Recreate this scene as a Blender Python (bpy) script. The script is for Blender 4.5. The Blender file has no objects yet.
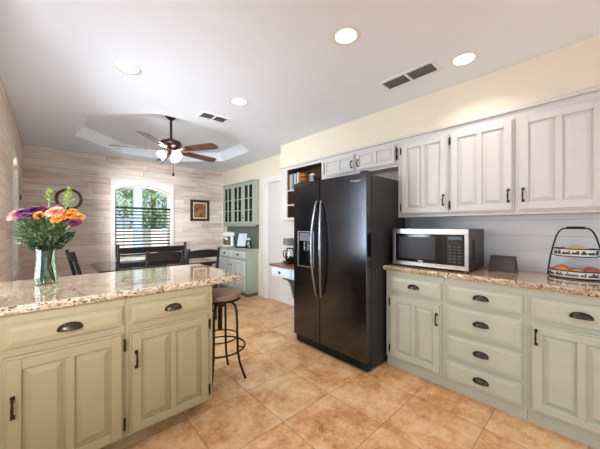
import bpy, bmesh, math, random
from mathutils import Vector, Matrix
random.seed(7)
PI = math.pi
S = bpy.context.scene
COL = S.collection

# ------------------------------------------------------------------ camera
cam_d = bpy.data.cameras.new('camera')
cam = bpy.data.objects.new('camera', cam_d); COL.objects.link(cam)
cam_d.sensor_fit = 'HORIZONTAL'; cam_d.sensor_width = 36.0
cam_d.lens = 36.0 * 272.5 / 600.0
cam_d.shift_y = -(224.5 - 226.33) / 600.0
cam_d.clip_start = 0.02
cam.location = (0, 0, 1.27)
cam.rotation_euler = (PI/2, 0, -math.radians(42.44))
S.camera = cam
# ------------------------------------------------------------------ view, world, sun
S.view_settings.view_transform = 'Standard'
S.view_settings.look = 'None'
S.view_settings.gamma = 1.0
S.view_settings.use_curve_mapping = False
S.view_settings.exposure = 0.35
W = bpy.data.worlds.new('daylight'); S.world = W; W.use_nodes = True
bg = W.node_tree.nodes['Background']
bg.inputs[0].default_value = (0.74, 0.90, 1.08, 1)
bg.inputs[1].default_value = 0.75
sun_d = bpy.data.lights.new('sun', 'SUN'); sun_d.energy = 5.5; sun_d.angle = 0.02; sun_d.color = (1, .95, .86)
sun = bpy.data.objects.new('sun', sun_d); COL.objects.link(sun)
sun.rotation_euler = Vector((0.25, 0.55, -0.80)).to_track_quat('-Z', 'Y').to_euler()
CAN_POWER = 1.25
def soft(name, loc, to, sx, sy, power, col=(1, 1, 1), spread=180):
    d = bpy.data.lights.new(name, 'AREA'); d.shape = 'RECTANGLE'; d.size = sx; d.size_y = sy; d.energy = power; d.color = col; d.spread = math.radians(spread)
    o = bpy.data.objects.new(name, d); COL.objects.link(o); o.location = loc
    o.rotation_euler = (Vector(to)-Vector(loc)).to_track_quat('-Z', 'Y').to_euler()
    return o
soft('rear_ceiling_fill', (-.2, -2.3, 0.9), (0.3, -.2, 2.5), 2.6, 1.2, 18, (.74, .93, 1.16))  # added lamp behind the camera, lifts the ceiling; no window is built there
soft('dining_fill', (-1.2, -.6, 2.1), (1.3, 4.8, 1.7), .9, .9, 28, (.86, .95, 1.06), 60)  # added lamp out of view, brightens the dining end and back wall
soft('glass_door_fill', (-.50, 2.60, 1.2), (2.0, 3.4, 1.6), 1.15, 1.9, 76, (.86, .96, 1.06))  # added area lamp outside the unseen glass door, boosts the light coming in
soft('window_jamb_fill', (-.80, 4.15, 1.5), (-.31, 4.85, 1.45), .35, 1.2, 40, (.98, .99, 1.0), 70)  # added area lamp outdoors, aimed to whiten the left window's far jamb
GLOBE = 24.0

# ------------------------------------------------------------------ materials
def lin(r, g, b):
    f = lambda c: (c/255/12.92) if c/255 <= .04045 else ((c/255+.055)/1.055)**2.4
    return (f(r), f(g), f(b), 1)

class NT:
    """tiny node-graph helper"""
    def __init__(self, name):
        self.m = bpy.data.materials.new(name); self.m.use_nodes = True
        self.t = self.m.node_tree; self.n = self.t.nodes
        self.b = self.n['Principled BSDF']
    def link(self, a, b): self.t.links.new(a, b)
    def new(self, t, **kw):
        x = self.n.new(t)
        for k, v in kw.items(): setattr(x, k, v)
        return x
    def put(self, sock, v):
        if hasattr(v, 'is_output') or hasattr(v, 'links'): self.link(v, sock)
        else: sock.default_value = v
    def math(self, op, a, b=None, c=None):
        x = self.new('ShaderNodeMath', operation=op)
        self.put(x.inputs[0], a)
        if b is not None: self.put(x.inputs[1], b)
        if c is not None: self.put(x.inputs[2], c)
        return x.outputs[0]
    def pos(self):
        g = self.new('ShaderNodeNewGeometry'); return g.outputs['Position']
    def obj(self):
        g = self.new('ShaderNodeTexCoord'); return g.outputs['Object']
    def sep(self, v):
        s = self.new('ShaderNodeSeparateXYZ'); self.link(v, s.inputs[0]); return s.outputs
    def comb(self, x, y, z):
        c = self.new('ShaderNodeCombineXYZ')
        for i, v in enumerate((x, y, z)): self.put(c.inputs[i], v)
        return c.outputs[0]
    def noise(self, vec, scale, detail=4, rough=.55, out=0):
        x = self.new('ShaderNodeTexNoise'); self.put(x.inputs['Vector'], vec)
        x.inputs['Scale'].default_value = scale; x.inputs['Detail'].default_value = detail
        x.inputs['Roughness'].default_value = rough
        return x.outputs[out]
    def voro(self, vec, scale, out='Color', feature='F1'):
        x = self.new('ShaderNodeTexVoronoi', feature=feature); self.put(x.inputs['Vector'], vec)
        x.inputs['Scale'].default_value = scale
        return x.outputs[out]
    def white(self, vec):
        x = self.new('ShaderNodeTexWhiteNoise', noise_dimensions='3D'); self.put(x.inputs['Vector'], vec)
        return x.outputs['Value']
    def ramp(self, f, stops, interp='LINEAR'):
        x = self.new('ShaderNodeValToRGB'); x.color_ramp.interpolation = interp
        e = x.color_ramp.elements
        while len(e) < len(stops): e.new(.5)
        for i, (p, c) in enumerate(stops): e[i].position = p; e[i].color = c
        self.put(x.inputs[0], f); return x.outputs[0]
    def mix(self, f, a, b, mode='MIX'):
        x = self.new('ShaderNodeMix', data_type='RGBA', blend_type=mode)
        self.put(x.inputs[0], f); self.put(x.inputs[6], a); self.put(x.inputs[7], b)
        return x.outputs[2]
    def bump(self, h, strength=.3, dist=.01):
        x = self.new('ShaderNodeBump'); x.inputs['Strength'].default_value = strength
        x.inputs['Distance'].default_value = dist; self.put(x.inputs['Height'], h)
        self.link(x.outputs[0], self.b.inputs['Normal'])
    def set(self, **kw):
        for k, v in kw.items(): self.put(self.b.inputs[k.replace('_', ' ')], v)
        return self.m

def paint(name, c, rough=.45, var=.035, scale=9, spec=.4):
    t = NT(name)
    n = t.noise(t.obj(), scale, 5)
    lo = tuple(x*(1-var) for x in c[:3])+(1,); hi = tuple(min(1, x*(1+var)) for x in c[:3])+(1,)
    t.set(Base_Color=t.ramp(n, [(.3, lo), (.7, hi)]), Roughness=rough)
    t.b.inputs['Specular IOR Level'].default_value = spec
    t.bump(t.noise(t.obj(), 220, 2), .04, .002)
    return t.m

def metal(name, c, rough=.3, metallic=1.0, brush=None):
    t = NT(name)
    n = t.noise(t.obj(), 40, 3)
    t.set(Base_Color=t.ramp(n, [(.3, tuple(x*.9 for x in c[:3])+(1,)), (.7, c)]), Metallic=metallic)
    if brush:
        s = t.sep(t.obj())
        v = t.comb(t.math('MULTIPLY', s[0], brush[0]), t.math('MULTIPLY', s[1], brush[1]), t.math('MULTIPLY', s[2], brush[2]))
        b = t.noise(v, 1.0, 3)
        t.set(Roughness=t.math('MULTIPLY_ADD', b, .16, rough-.08))
    else: t.set(Roughness=t.math('MULTIPLY_ADD', n, .1, rough-.05))
    return t.m

def shiplap(name, axis, pitch, length, stops, groove, streak=1.0, rough=.6, gw=.035, z0=0.0):
    t = NT(name); p = t.pos(); s = t.sep(p)
    u = s[0] if axis == 'X' else s[1]
    zz = t.math('DIVIDE', t.math('SUBTRACT', s[2], z0), pitch)
    row = t.math('FLOOR', zz); fz = t.math('FRACT', zz)
    off = t.math('MULTIPLY', t.white(t.comb(row, 3.3, 1.7)), length)
    uu = t.math('DIVIDE', t.math('ADD', u, off), length)
    col = t.math('FLOOR', uu); fu = t.math('FRACT', uu)
    pid = t.white(t.comb(row, col, 5.1))
    vec = t.comb(t.math('ADD', t.math('MULTIPLY', u, 1.8), t.math('MULTIPLY', pid, 40)), t.math('MULTIPLY', pid, 9), t.math('MULTIPLY', s[2], 24))
    n = t.noise(vec, 1.6, 6, .62)
    blot = t.noise(t.comb(t.math('MULTIPLY', u, 2.2), t.math('MULTIPLY', pid, 7), t.math('MULTIPLY', s[2], 7)), 1.0, 4)
    f = t.math('ADD', t.math('MULTIPLY', pid, .17), t.math('MULTIPLY_ADD', n, .62*streak, t.math('MULTIPLY', blot, .36*streak)))
    f = t.math('SUBTRACT', f, .5*streak-.455)
    c = t.ramp(f, stops)
    gz = t.math('LESS_THAN', fz, gw)
    gu = t.math('LESS_THAN', fu, .0035)
    g = t.math('MAXIMUM', gz, gu)
    c = t.mix(t.math('MULTIPLY', g, .75), c, groove)
    t.set(Base_Color=c, Roughness=rough)
    t.bump(t.math('SUBTRACT', t.math('MULTIPLY', n, .15), g), .5, .006)
    return t.m

def granite(name, base):
    t = NT(name); p = t.pos()
    big = t.noise(p, 7, 5, .6)
    c = t.ramp(big, [(.30, base[0]), (.48, base[1]), (.62, base[2]), (.75, base[3])])
    cell = t.voro(p, 150)
    cs = t.new('ShaderNodeSeparateColor'); t.link(cell, cs.inputs[0])
    spk = t.ramp(cs.outputs[0], [(0, lin(60, 46, 38)), (.10, lin(120, 92, 70)), (.2, lin(205, 180, 150)), (.75, lin(222, 205, 182)), (.9, lin(190, 160, 130)), (1, lin(245, 238, 228))], 'CONSTANT')
    c = t.mix(.55, c, spk)
    vein = t.noise(p, 26, 6, .7)
    c = t.mix(t.ramp(vein, [(.56, (0, 0, 0, 1)), (.66, (1, 1, 1, 1))]), c, base[4])
    fl = t.noise(p, 60, 3, .6)
    c = t.mix(t.ramp(fl, [(.585, (0, 0, 0, 1)), (.63, (1, 1, 1, 1))]), c, lin(58, 42, 36))
    t.set(Base_Color=c, Roughness=.06)
    t.b.inputs['Specular IOR Level'].default_value = .8; t.b.inputs['Coat Weight'].default_value = .6; t.b.inputs['Coat Roughness'].default_value = .03
    return t.m

def tile_mat():
    t = NT('travertine_tile'); p = t.pos(); s = t.sep(p); P = .4475
    ux = t.math('DIVIDE', t.math('SUBTRACT', s[0], 1.112), P); uy = t.math('DIVIDE', t.math('SUBTRACT', s[1], .932), P)
    fx = t.math('FRACT', ux); fy = t.math('FRACT', uy)
    tid = t.white(t.comb(t.math('FLOOR', ux), t.math('FLOOR', uy), 2.2))
    vec = t.new('ShaderNodeVectorMath', operation='ADD'); t.link(p, vec.inputs[0]); t.link(t.comb(t.math('MULTIPLY', tid, 31), t.math('MULTIPLY', tid, 17), tid), vec.inputs[1])
    v = vec.outputs[0]
    n = t.noise(v, 4.5, 8, .66)
    n2 = t.noise(v, 22, 6, .7)
    f = t.math('ADD', t.math('MULTIPLY', n, .74), t.math('MULTIPLY_ADD', n2, .36, t.math('MULTIPLY', tid, .06)))
    c = t.ramp(f, [(.40, lin(172, 112, 64)), (.52, lin(212, 154, 100)), (.60, lin(228, 180, 128)), (.72, lin(240, 206, 162))])
    pit = t.noise(v, 62, 5, .75)
    c = t.mix(t.ramp(pit, [(.55, (0, 0, 0, 1)), (.66, (.85, .85, .85, 1))]), c, lin(232, 200, 164))
    pit2 = t.noise(v, 40, 5, .75)
    c = t.mix(t.ramp(pit2, [(.58, (0, 0, 0, 1)), (.72, (.6, .6, .6, 1))]), c, lin(140, 92, 60))
    e = t.math('MINIMUM', t.math('MINIMUM', fx, t.math('SUBTRACT', 1, fx)), t.math('MINIMUM', fy, t.math('SUBTRACT', 1, fy)))
    g = t.math('LESS_THAN', e, .0065)
    c = t.mix(t.math('MULTIPLY', g, .62), c, lin(128, 94, 66))
    t.set(Base_Color=c, Roughness=t.math('MULTIPLY_ADD', n2, .25, .24))
    t.b.inputs['Specular IOR Level'].default_value = .45
    t.bump(t.math('SUBTRACT', t.math('MULTIPLY', n2, .25), g), .35, .004)
    return t.m

def wood(name, dark, light, rough=.45, axis=0, scale=1.0):
    t = NT(name); s = t.sep(t.obj())
    k = [14, 14, 14]; k[axis] = 1.2
    v = t.comb(*[t.math('MULTIPLY', s[i], k[i]*scale) for i in range(3)])
    n = t.noise(v, 3, 6, .6)
    t.set(Base_Color=t.ramp(n, [(.3, dark), (.7, light)]), Roughness=rough)
    t.bump(n, .1, .002)
    return t.m

def glass_thin(name, tint=(1, 1, 1, 1), refl=.08, cap=1.0):
    t = NT(name); t.n.remove(t.b)
    tr = t.new('ShaderNodeBsdfTransparent'); tr.inputs[0].default_value = tint
    gl = t.new('ShaderNodeBsdfGlossy'); gl.inputs['Roughness'].default_value = .02
    fr = t.new('ShaderNodeFresnel'); fr.inputs[0].default_value = 1.45
    mx = t.new('ShaderNodeMixShader')
    t.link(t.math('MINIMUM', t.math('MAXIMUM', fr.outputs[0], refl), cap), mx.inputs[0])
    t.link(tr.outputs[0], mx.inputs[1]); t.link(gl.outputs[0], mx.inputs[2])
    t.link(mx.outputs[0], t.n['Material Output'].inputs[0])
    return t.m

def emit(name, c, strength):
    t = NT(name)
    t.set(Base_Color=c, Emission_Color=c, Emission_Strength=strength, Roughness=.4)
    return t.m

M = {}
M['sage'] = paint('sage_green_paint', lin(199, 197, 177), .40)
M['olive'] = paint('olive_cream_paint', lin(165, 148, 111), .40)
M['white_cab'] = paint('white_cabinet_paint', lin(213, 206, 200), .4, .02)
M['white'] = paint('white_trim_paint', lin(232, 227, 220), .4, .02)
M['ceiling'] = paint('ceiling_paint', lin(232, 237, 244), .8, .012, 3, .2)
M['cream'] = paint('cream_wall_paint', lin(231, 219, 196), .75, .02, 4, .2)
M['mint'] = paint('pale_green_hutch_paint', lin(164, 173, 155), .45)
M['mint_dark'] = paint('grey_green_beadboard_paint', lin(96, 106, 96), .55)
M['greygreen'] = paint('grey_green_paint', lin(120, 128, 118), .5)
M['paleblue'] = paint('pale_blue_white_paint', lin(206, 217, 222), .45)
WASH = [(.20, lin(140, 104, 80)), (.40, lin(198, 173, 152)), (.56, lin(222, 206, 193)), (.84, lin(240, 231, 222))]
M['ship_back'] = shiplap('whitewashed_planks_across', 'X', .094, 1.7, WASH, lin(128, 106, 92), z0=.02)
WASH2 = [(.18, lin(168, 136, 112)), (.38, lin(208, 186, 166)), (.56, lin(226, 210, 194)), (.80, lin(238, 228, 218))]
M['ship_left'] = shiplap('whitewashed_planks_along', 'Y', .094, 1.7, WASH2, lin(130, 106, 88), z0=.02)
WW = [(.2, lin(222, 217, 214)), (.5, lin(229, 225, 222)), (.8, lin(234, 230, 227))]
M['door_white'] = shiplap('white_door_boards', 'Y', .16, 12.0, [(.2, lin(216, 209, 203)), (.8, lin(222, 215, 209))], lin(200, 193, 188), .3, .5, .02, z0=.01)
M['ship_white'] = shiplap('white_painted_planks', 'Y', .125, 9.0, WW, lin(165, 162, 160), .6, .5, .022, z0=.914+.03)
M['granite_pen'] = granite('pinkish_granite', [lin(160, 122, 92), lin(196, 164, 134), lin(216, 192, 168), lin(186, 146, 108), lin(118, 90, 74)])
M['granite_gold'] = granite('golden_granite', [lin(176, 130, 90), lin(208, 168, 126), lin(222, 190, 152), lin(200, 154, 110), lin(130, 92, 64)])
M['tile'] = tile_mat()
M['fridge'] = metal('black_stainless', lin(88, 90, 96), .18, 1.0, (2, 2, 90))
M['fridge_side'] = paint('dark_fridge_side', lin(46, 42, 40), .45, .08)
M['black'] = paint('black_plastic', lin(22, 21, 22), .35)
M['gasket'] = paint('black_gasket', lin(10, 10, 11), .7)
M['blackgloss'] = paint('black_gloss', lin(12, 12, 14), .08, .02, 5, .6)
M['steel'] = metal('brushed_steel', lin(205, 200, 196), .3, 1.0, (1, 1, 120))
M['handle_steel'] = metal('dark_steel_handle', lin(150, 150, 154), .2)
M['bronze'] = metal('oil_rubbed_bronze', lin(66, 54, 48), .32, .85)
M['cup'] = metal('burnished_bronze', lin(80, 68, 60), .28, .9)
M['pewter'] = metal('aged_pewter', lin(140, 128, 118), .35, .9)
M['iron'] = metal('brown_black_iron', lin(52, 40, 34), .45, .7)
M['wire'] = paint('black_wire', lin(30, 25, 24), .5)
M['dark_wood'] = wood('espresso_wood', lin(20, 15, 13), lin(36, 27, 23), .4)
M['table_top'] = wood('dark_table_wood', lin(34, 24, 20), lin(56, 40, 32), .05)
M['seat_wood'] = wood('weathered_seat_wood', lin(108, 80, 58), lin(156, 122, 94), .4)
M['desk_wood'] = wood('walnut_desk_wood', lin(104, 70, 46), lin(150, 106, 72), .35, 1)
M['shelf_wood'] = wood('brown_shelf_wood', lin(62, 40, 28), lin(92, 62, 44), .5)
M['blade_wood'] = wood('fan_blade_wood', lin(72, 48, 40), lin(102, 70, 58), .35)
M['frame_wood'] = wood('dark_frame_wood', lin(40, 28, 22), lin(66, 46, 34), .4)
M['clock_wood'] = wood('clock_rim_wood', lin(82, 56, 42), lin(122, 88, 66), .4)
M['box_brown'] = wood('brown_box_wood', lin(62, 48, 40), lin(88, 70, 58), .55)
M['clearglass'] = glass_thin('window_glass', (1, 1, 1, 1), .04)
M['hutchglass'] = glass_thin('hutch_glass', (.82, .88, .86, 1), .10)
M['blind'] = paint('black_blind_slats', lin(40, 38, 40), .4)
M['can'] = emit('can_lens', (1, .98, .95, 1), 6.0)
M['globe'] = emit('frosted_globe', (1, .96, .90, 1), GLOBE)
M['screen'] = emit('dim_display', lin(70, 84, 90), .3)
M['face'] = paint('clock_face', lin(234, 226, 210), .5)
M['mat'] = paint('cream_mount', lin(222, 208, 178), .6)
M['ivory'] = paint('ivory_enamel', lin(236, 230, 218), .3, .03)
M['print_mark'] = paint('dark_print', lin(60, 56, 54), .5)
M['grass'] = paint('pale_patio_paving', lin(206, 204, 198), .9, .06, 30)
def art():
    t = NT('brown_art'); n = t.noise(t.obj(), 9, 4)
    t.set(Base_Color=t.ramp(n, [(.35, lin(66, 36, 20)), (.5, lin(132, 82, 44)), (.65, lin(176, 128, 78))]), Roughness=.5); return t.m
M['art'] = art()
def real_glass(name, c, rough=.02):
    t = NT(name); t.set(Base_Color=c, Roughness=rough, IOR=1.45)
    t.b.inputs['Transmission Weight'].default_value = 1.0
    return t.m
M['vaseglass'] = glass_thin('vase_glass', (.84, .90, .82, 1), .03, .06)

# ------------------------------------------------------------------ mesh helpers
class MB:
    def __init__(self): self.bm = bmesh.new()
    def _xf(self, verts, mat):
        if mat is not None: bmesh.ops.transform(self.bm, matrix=mat, verts=verts)
    def box(self, a, b, mat=None):
        (x0, y0, z0), (x1, y1, z1) = a, b
        v = [self.bm.verts.new(p) for p in ((x0,y0,z0),(x1,y0,z0),(x1,y1,z0),(x0,y1,z0),(x0,y0,z1),(x1,y0,z1),(x1,y1,z1),(x0,y1,z1))]
        for f in ((0,3,2,1),(4,5,6,7),(0,1,5,4),(1,2,6,5),(2,3,7,6),(3,0,4,7)): self.bm.faces.new([v[i] for i in f])
        self._xf(v, mat); return self
    def hexa(self, lo, hi):
        v = [self.bm.verts.new(p) for p in list(lo)+list(hi)]
        for f in ((0,3,2,1),(4,5,6,7),(0,1,5,4),(1,2,6,5),(2,3,7,6),(3,0,4,7)): self.bm.faces.new([v[i] for i in f])
        return self
    def lathe(self, prof, n=24, mat=None, cap=True):
        rings = []
        allv = []
        for r, z in prof:
            if r < 1e-6: ring = [self.bm.verts.new((0, 0, z))]
            else: ring = [self.bm.verts.new((r*math.cos(2*PI*i/n), r*math.sin(2*PI*i/n), z)) for i in range(n)]
            rings.append(ring); allv += ring
        for A, B in zip(rings, rings[1:]):
            for i in range(n):
                j = (i+1) % n
                if len(A) == 1 and len(B) == 1: continue
                if len(A) == 1: self.bm.faces.new((A[0], B[i], B[j]))
                elif len(B) == 1: self.bm.faces.new((A[i], A[j], B[0]))
                else: self.bm.faces.new((A[i], A[j], B[j], B[i]))
        if cap:
            if len(rings[0]) > 1: self.bm.faces.new(rings[0][::-1])
            if len(rings[-1]) > 1: self.bm.faces.new(rings[-1])
        self._xf(allv, mat); return self
    def tube(self, pts, r, n=8, closed=False, cap=True):
        pts = [Vector(p) for p in pts]; k = len(pts)
        rr = r if isinstance(r, (list, tuple)) else [r]*k
        rings = []; prev = None
        for i, p in enumerate(pts):
            if closed: d = pts[(i+1) % k]-pts[i-1]
            else: d = pts[min(i+1, k-1)]-pts[max(i-1, 0)]
            d.normalize()
            if prev is None:
                up = Vector((0, 0, 1)) if abs(d.z) < .9 else Vector((1, 0, 0))
                a = d.cross(up).normalized()
            else:
                a = (prev - d*prev.dot(d))
                a = a.normalized() if a.length > 1e-6 else d.orthogonal().normalized()
            prev = a; b = d.cross(a)
            rings.append([self.bm.verts.new(p+rr[i]*(math.cos(2*PI*j/n)*a+math.sin(2*PI*j/n)*b)) for j in range(n)])
        m = k if closed else k-1
        for i in range(m):
            A, B = rings[i], rings[(i+1) % k]
            for j in range(n): self.bm.faces.new((A[j], A[(j+1) % n], B[(j+1) % n], B[j]))
        if cap and not closed:
            self.bm.faces.new(rings[0][::-1]); self.bm.faces.new(rings[-1])
        return self
    def prism(self, poly, y0, y1, plane='XZ', mat=None):
        def P(p, d):
            return {'XZ': (p[0], d, p[1]), 'XY': (p[0], p[1], d), 'YZ': (d, p[0], p[1])}[plane]
        A = [self.bm.verts.new(P(p, y0)) for p in poly]; B = [self.bm.verts.new(P(p, y1)) for p in poly]
        n = len(poly)
        self.bm.faces.new(A); self.bm.faces.new(B[::-1])
        for i in range(n): self.bm.faces.new((A[i], B[i], B[(i+1) % n], A[(i+1) % n]))
        self._xf(A+B, mat); return self
    def sphere(self, c, r, u=14, v=9, squash=(1, 1, 1)):
        mat = Matrix.Translation(c) @ Matrix.Diagonal((r*squash[0], r*squash[1], r*squash[2], 1))
        bmesh.ops.create_uvsphere(self.bm, u_segments=u, v_segments=v, radius=1, matrix=mat); return self
    def quad(self, *ps):
        self.bm.faces.new([self.bm.verts.new(p) for p in ps]); return self
    def build(self, name, mat, parent=None, smooth=False, bevel=0, seg=2, angle=40):
        bmesh.ops.recalc_face_normals(self.bm, faces=self.bm.faces)
        me = bpy.data.meshes.new(name); self.bm.to_mesh(me); self.bm.free()
        o = bpy.data.objects.new(name, me); COL.objects.link(o)
        me.materials.append(mat)
        if smooth:
            for p in me.polygons: p.use_smooth = True
            if hasattr(me, 'set_sharp_from_angle'): me.set_sharp_from_angle(angle=math.radians(angle))
        if bevel:
            b = o.modifiers.new('bevel', 'BEVEL'); b.width = bevel; b.segments = seg; b.limit_method = 'ANGLE'; b.angle_limit = math.radians(35)
        if parent is not None: o.parent = parent
        return o

def tag(o, label, cat, group=None, kind=None):
    o['label'] = label; o['category'] = cat
    if group: o['group'] = group
    if kind: o['kind'] = kind
    return o
def thing(name, label, cat, loc=(0, 0, 0), rz=0, group=None):
    o = bpy.data.objects.new(name, None); COL.objects.link(o)
    o.empty_display_size = .05
    o.location = loc; o.rotation_euler = (0, 0, rz)
    return tag(o, label, cat, group)
def struct(o):
    o['kind'] = 'structure'; return o
def copy_tree(o, parent=None):
    c = o.copy(); COL.objects.link(c)
    if parent is not None: c.parent = parent
    for ch in list(o.children): copy_tree(ch, c)
    return c
def place(o, loc, rz=None, label=None):
    o.location = loc
    if rz is not None: o.rotation_euler = (0, 0, rz)
    if label: o['label'] = label
    return o
def circle(cx, cy, r, z, n=32): return [(cx+r*math.cos(2*PI*i/n), cy+r*math.sin(2*PI*i/n), z) for i in range(n)]
RW = -PI/2     # units on the right wall: local +x runs towards the camera, local -y faces the room

XL, XR, YB, YN = -.30, 2.82, 5.64, -2.6
XKL = -2.6     # the kitchen opens up to the left of the camera
ZC, ZT = 2.47, 2.60
XU, XF, XC = 2.53, 2.275, 2.24

# ------------------------------------------------------------------ room shell
struct(MB().box((XKL, YN, -.06), (XR+.12, YB+.12, 0)).build('floor', M['tile']))

ocx, ocy, ap = 1.285, 4.21, 1.055
def octa(r, z):
    k = r*math.tan(PI/8)
    return [(ocx-k, ocy-r, z), (ocx+k, ocy-r, z), (ocx+r, ocy-k, z), (ocx+r, ocy+k, z), (ocx+k, ocy+r, z), (ocx-k, ocy+r, z), (ocx-r, ocy+k, z), (ocx-r, ocy-k, z)]
m = MB()
x0, x1, y0, y1 = ocx-ap, ocx+ap, ocy-ap, ocy+ap
X0, X1, Y0, Y1 = XKL, XR+.12, YN, YB+.12
k = ap*math.tan(PI/8)
for q in (((X0,Y0),(x0,Y0),(x0,Y1),(X0,Y1)), ((x1,Y0),(X1,Y0),(X1,Y1),(x1,Y1)), ((x0,Y0),(x1,Y0),(x1,y0),(x0,y0)), ((x0,y1),(x1,y1),(x1,Y1),(x0,Y1)),
          ((x0,y0),(ocx-k,y0),(x0,ocy-k)), ((x1,y0),(x1,ocy-k),(ocx+k,y0)), ((x1,y1),(ocx+k,y1),(x1,ocy+k)), ((x0,y1),(x0,ocy+k),(ocx-k,y1))):
    m.quad(*[(p[0], p[1], ZC) for p in q])
A, B = octa(ap, ZC), octa(ap-.10, ZT)
for i in range(8): m.quad(A[i], A[(i+1) % 8], B[(i+1) % 8], B[i])
m.quad(*B)
bmesh.ops.remove_doubles(m.bm, verts=m.bm.verts, dist=1e-4)
m.box((X0, Y0, ZT+.06), (X1, Y1, ZT+.16))
struct(m.build('ceiling', M['ceiling']))

def arch_pts(a, b, zs, rise, n=20):
    w = (b-a)/2; c = (a+b)/2; R = (w*w+rise*rise)/(2*rise); t0 = math.asin(w/R)
    return [(c+R*math.sin(-t0+2*t0*i/n), zs-(R-rise)+R*math.cos(-t0+2*t0*i/n)) for i in range(n+1)]
def opening_sheet(u0, u1, z0, z1, a, b, zb, zs, rise):
    """list of 2D faces of a rectangle with an arched opening"""
    pts = arch_pts(a, b, zs, rise); F = []
    F.append([(u0, z0), (a, z0), (a, zb), (a, zs), (a, z1), (u0, z1)])
    F.append([(b, z0), (u1, z0), (u1, z1), (b, z1), (b, zs), (b, zb)])
    if zb > z0+1e-4: F.append([(a, z0), (b, z0), (b, zb), (a, zb)])
    for p, q in zip(pts, pts[1:]): F.append([p, q, (q[0], z1), (p[0], z1)])
    return F
def sheet_solid(F, d0, d1, axis):
    m = MB(); cache = {}
    P = (lambda p: (p[0], d0, p[1])) if axis == 'Y' else (lambda p: (d0, p[0], p[1]))
    def V(p):
        kk = (round(p[0], 5), round(p[1], 5))
        if kk not in cache: cache[kk] = m.bm.verts.new(P(p))
        return cache[kk]
    fs = []
    for f in F:
        vs = []
        for p in f:
            v = V(p)
            if v not in vs: vs.append(v)
        fs.append(m.bm.faces.new(vs))
    r = bmesh.ops.extrude_face_region(m.bm, geom=fs)
    d = Vector((0, d1-d0, 0)) if axis == 'Y' else Vector((d1-d0, 0, 0))
    bmesh.ops.translate(m.bm, vec=d, verts=[g for g in r['geom'] if isinstance(g, bmesh.types.BMVert)])
    return m
WA, WB, WS, WR = .82, 1.717, 1.90, .115   # back window: sides, spring line, rise
WZ = .72
struct(sheet_solid(opening_sheet(XL-.12, XR+.12, 0, ZC, WA, WB, WZ, WS, WR), YB, YB+.12, 'Y').build('wall_back', M['ship_back']))
LA, LB, LS, LR_, LZ = 4.24, 4.85, 1.96, .10, .72
m = sheet_solid(opening_sheet(3.20, YB, 0, ZC, LA, LB, LZ, LS, LR_), XL, XL-.12, 'X')
m.box((XL-.12, 1.765, 0), (XL, 1.95, ZC)); m.box((XL-.12, 1.95, 2.10), (XL, 3.20, ZC))
m.box((XL-.12, 1.95, 0), (XL, 2.58, .10))
struct(m.build('wall_left', M['ship_left']))
m = MB(); m.box((XL-.09, 1.952, .10), (XL-.05, 2.0, 2.098)); m.box((XL-.09, 3.15, .02), (XL-.05, 3.198, 2.098)); m.box((XL-.09, 2.0, 2.05), (XL-.05, 3.15, 2.098)); m.box((XL-.09, 2.56, .10), (XL-.05, 2.61, 2.05))
dl = m.build('door_2', M['white']); struct(dl)
MB().box((XL-.075, 2.0, .10), (XL-.07, 2.56, 2.05)).box((XL-.075, 2.61, .10), (XL-.07, 3.15, 2.05)).build('door_glass', M['clearglass'], dl)
struct(MB().box((XKL, 1.765, 0), (XL-.12, 1.885, ZC)).build('wall_front_left', M['cream']))
# right wall with the doorway
DY0, DY1, DZ = 3.10, 3.95, 2.03
m = MB()
m.box((XR, YN, 0), (XR+.12, DY0, ZC)); m.box((XR, DY1, 0), (XR+.12, YB, ZC)); m.box((XR, DY0, DZ), (XR+.12, DY1, ZC))
struct(m.build('wall_right', M['cream']))
struct(MB().box((XR-.012, -.9, .914), (XR-.0005, 1.33, 1.36)).build('wall_backsplash', M['ship_white']))
struct(MB().box((XR-.012, 2.32, 0), (XR-.0005, DY0-.001, 1.37)).build('wall_panel', M['door_white']))
struct(MB().box((XU, YN, 2.145), (XR, 3.2, ZC)).build('wall_soffit', M['cream'], bevel=.004))
struct(MB().box((XU-.022, -.9, 2.118), (XR, 3.215, 2.1448)).build('trim_1', M['white_cab'], bevel=.005))
struct(MB().box((XL, YB-.015, 0), (XR, YB, .12)).build('baseboard_back', M['white'], bevel=.004))
struct(MB().box((XR-.015, 4.02, 0), (XR, 4.20, .12)).build('baseboard_right', M['white'], bevel=.004))
struct(MB().box((XL, 3.21, 0), (XL+.015, YB-.016, .12)).build('baseboard_left', M['white'], bevel=.004))

# door in the right wall
d = MB().box((XR+.004, DY0+.004, .012), (XR+.044, DY1-.012, DZ-.004)).build('door_1', M['door_white']); struct(d)
m = MB(); m.box((XR-.022, DY1-.002, 0), (XR+.001, DY1+.09, DZ)); m.box((XR-.022, DY0-.05, DZ), (XR+.001, DY1+.09, DZ+.10))
m.box((XR-.012, DY1-.03, 0), (XR+.003, DY1-.002, DZ))
struct(m.build('trim_2', M['white'], bevel=.004))

# back window: casing, jamb, sash, glass
win = sheet_solid(opening_sheet(WA-.058, WB+.063, WZ-.06, 2.10, WA, WB, WZ, WS, WR), YB+.001, YB-.022, 'Y').build('window_1', M['white'], bevel=.004); struct(win)
ins = sheet_solid(opening_sheet(WA+.002, WB-.002, WZ+.002, WS+WR-.001, WA+.03, WB-.03, WZ+.04, WS-.02, WR-.012), YB+.05, YB+.09, 'Y')
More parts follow.
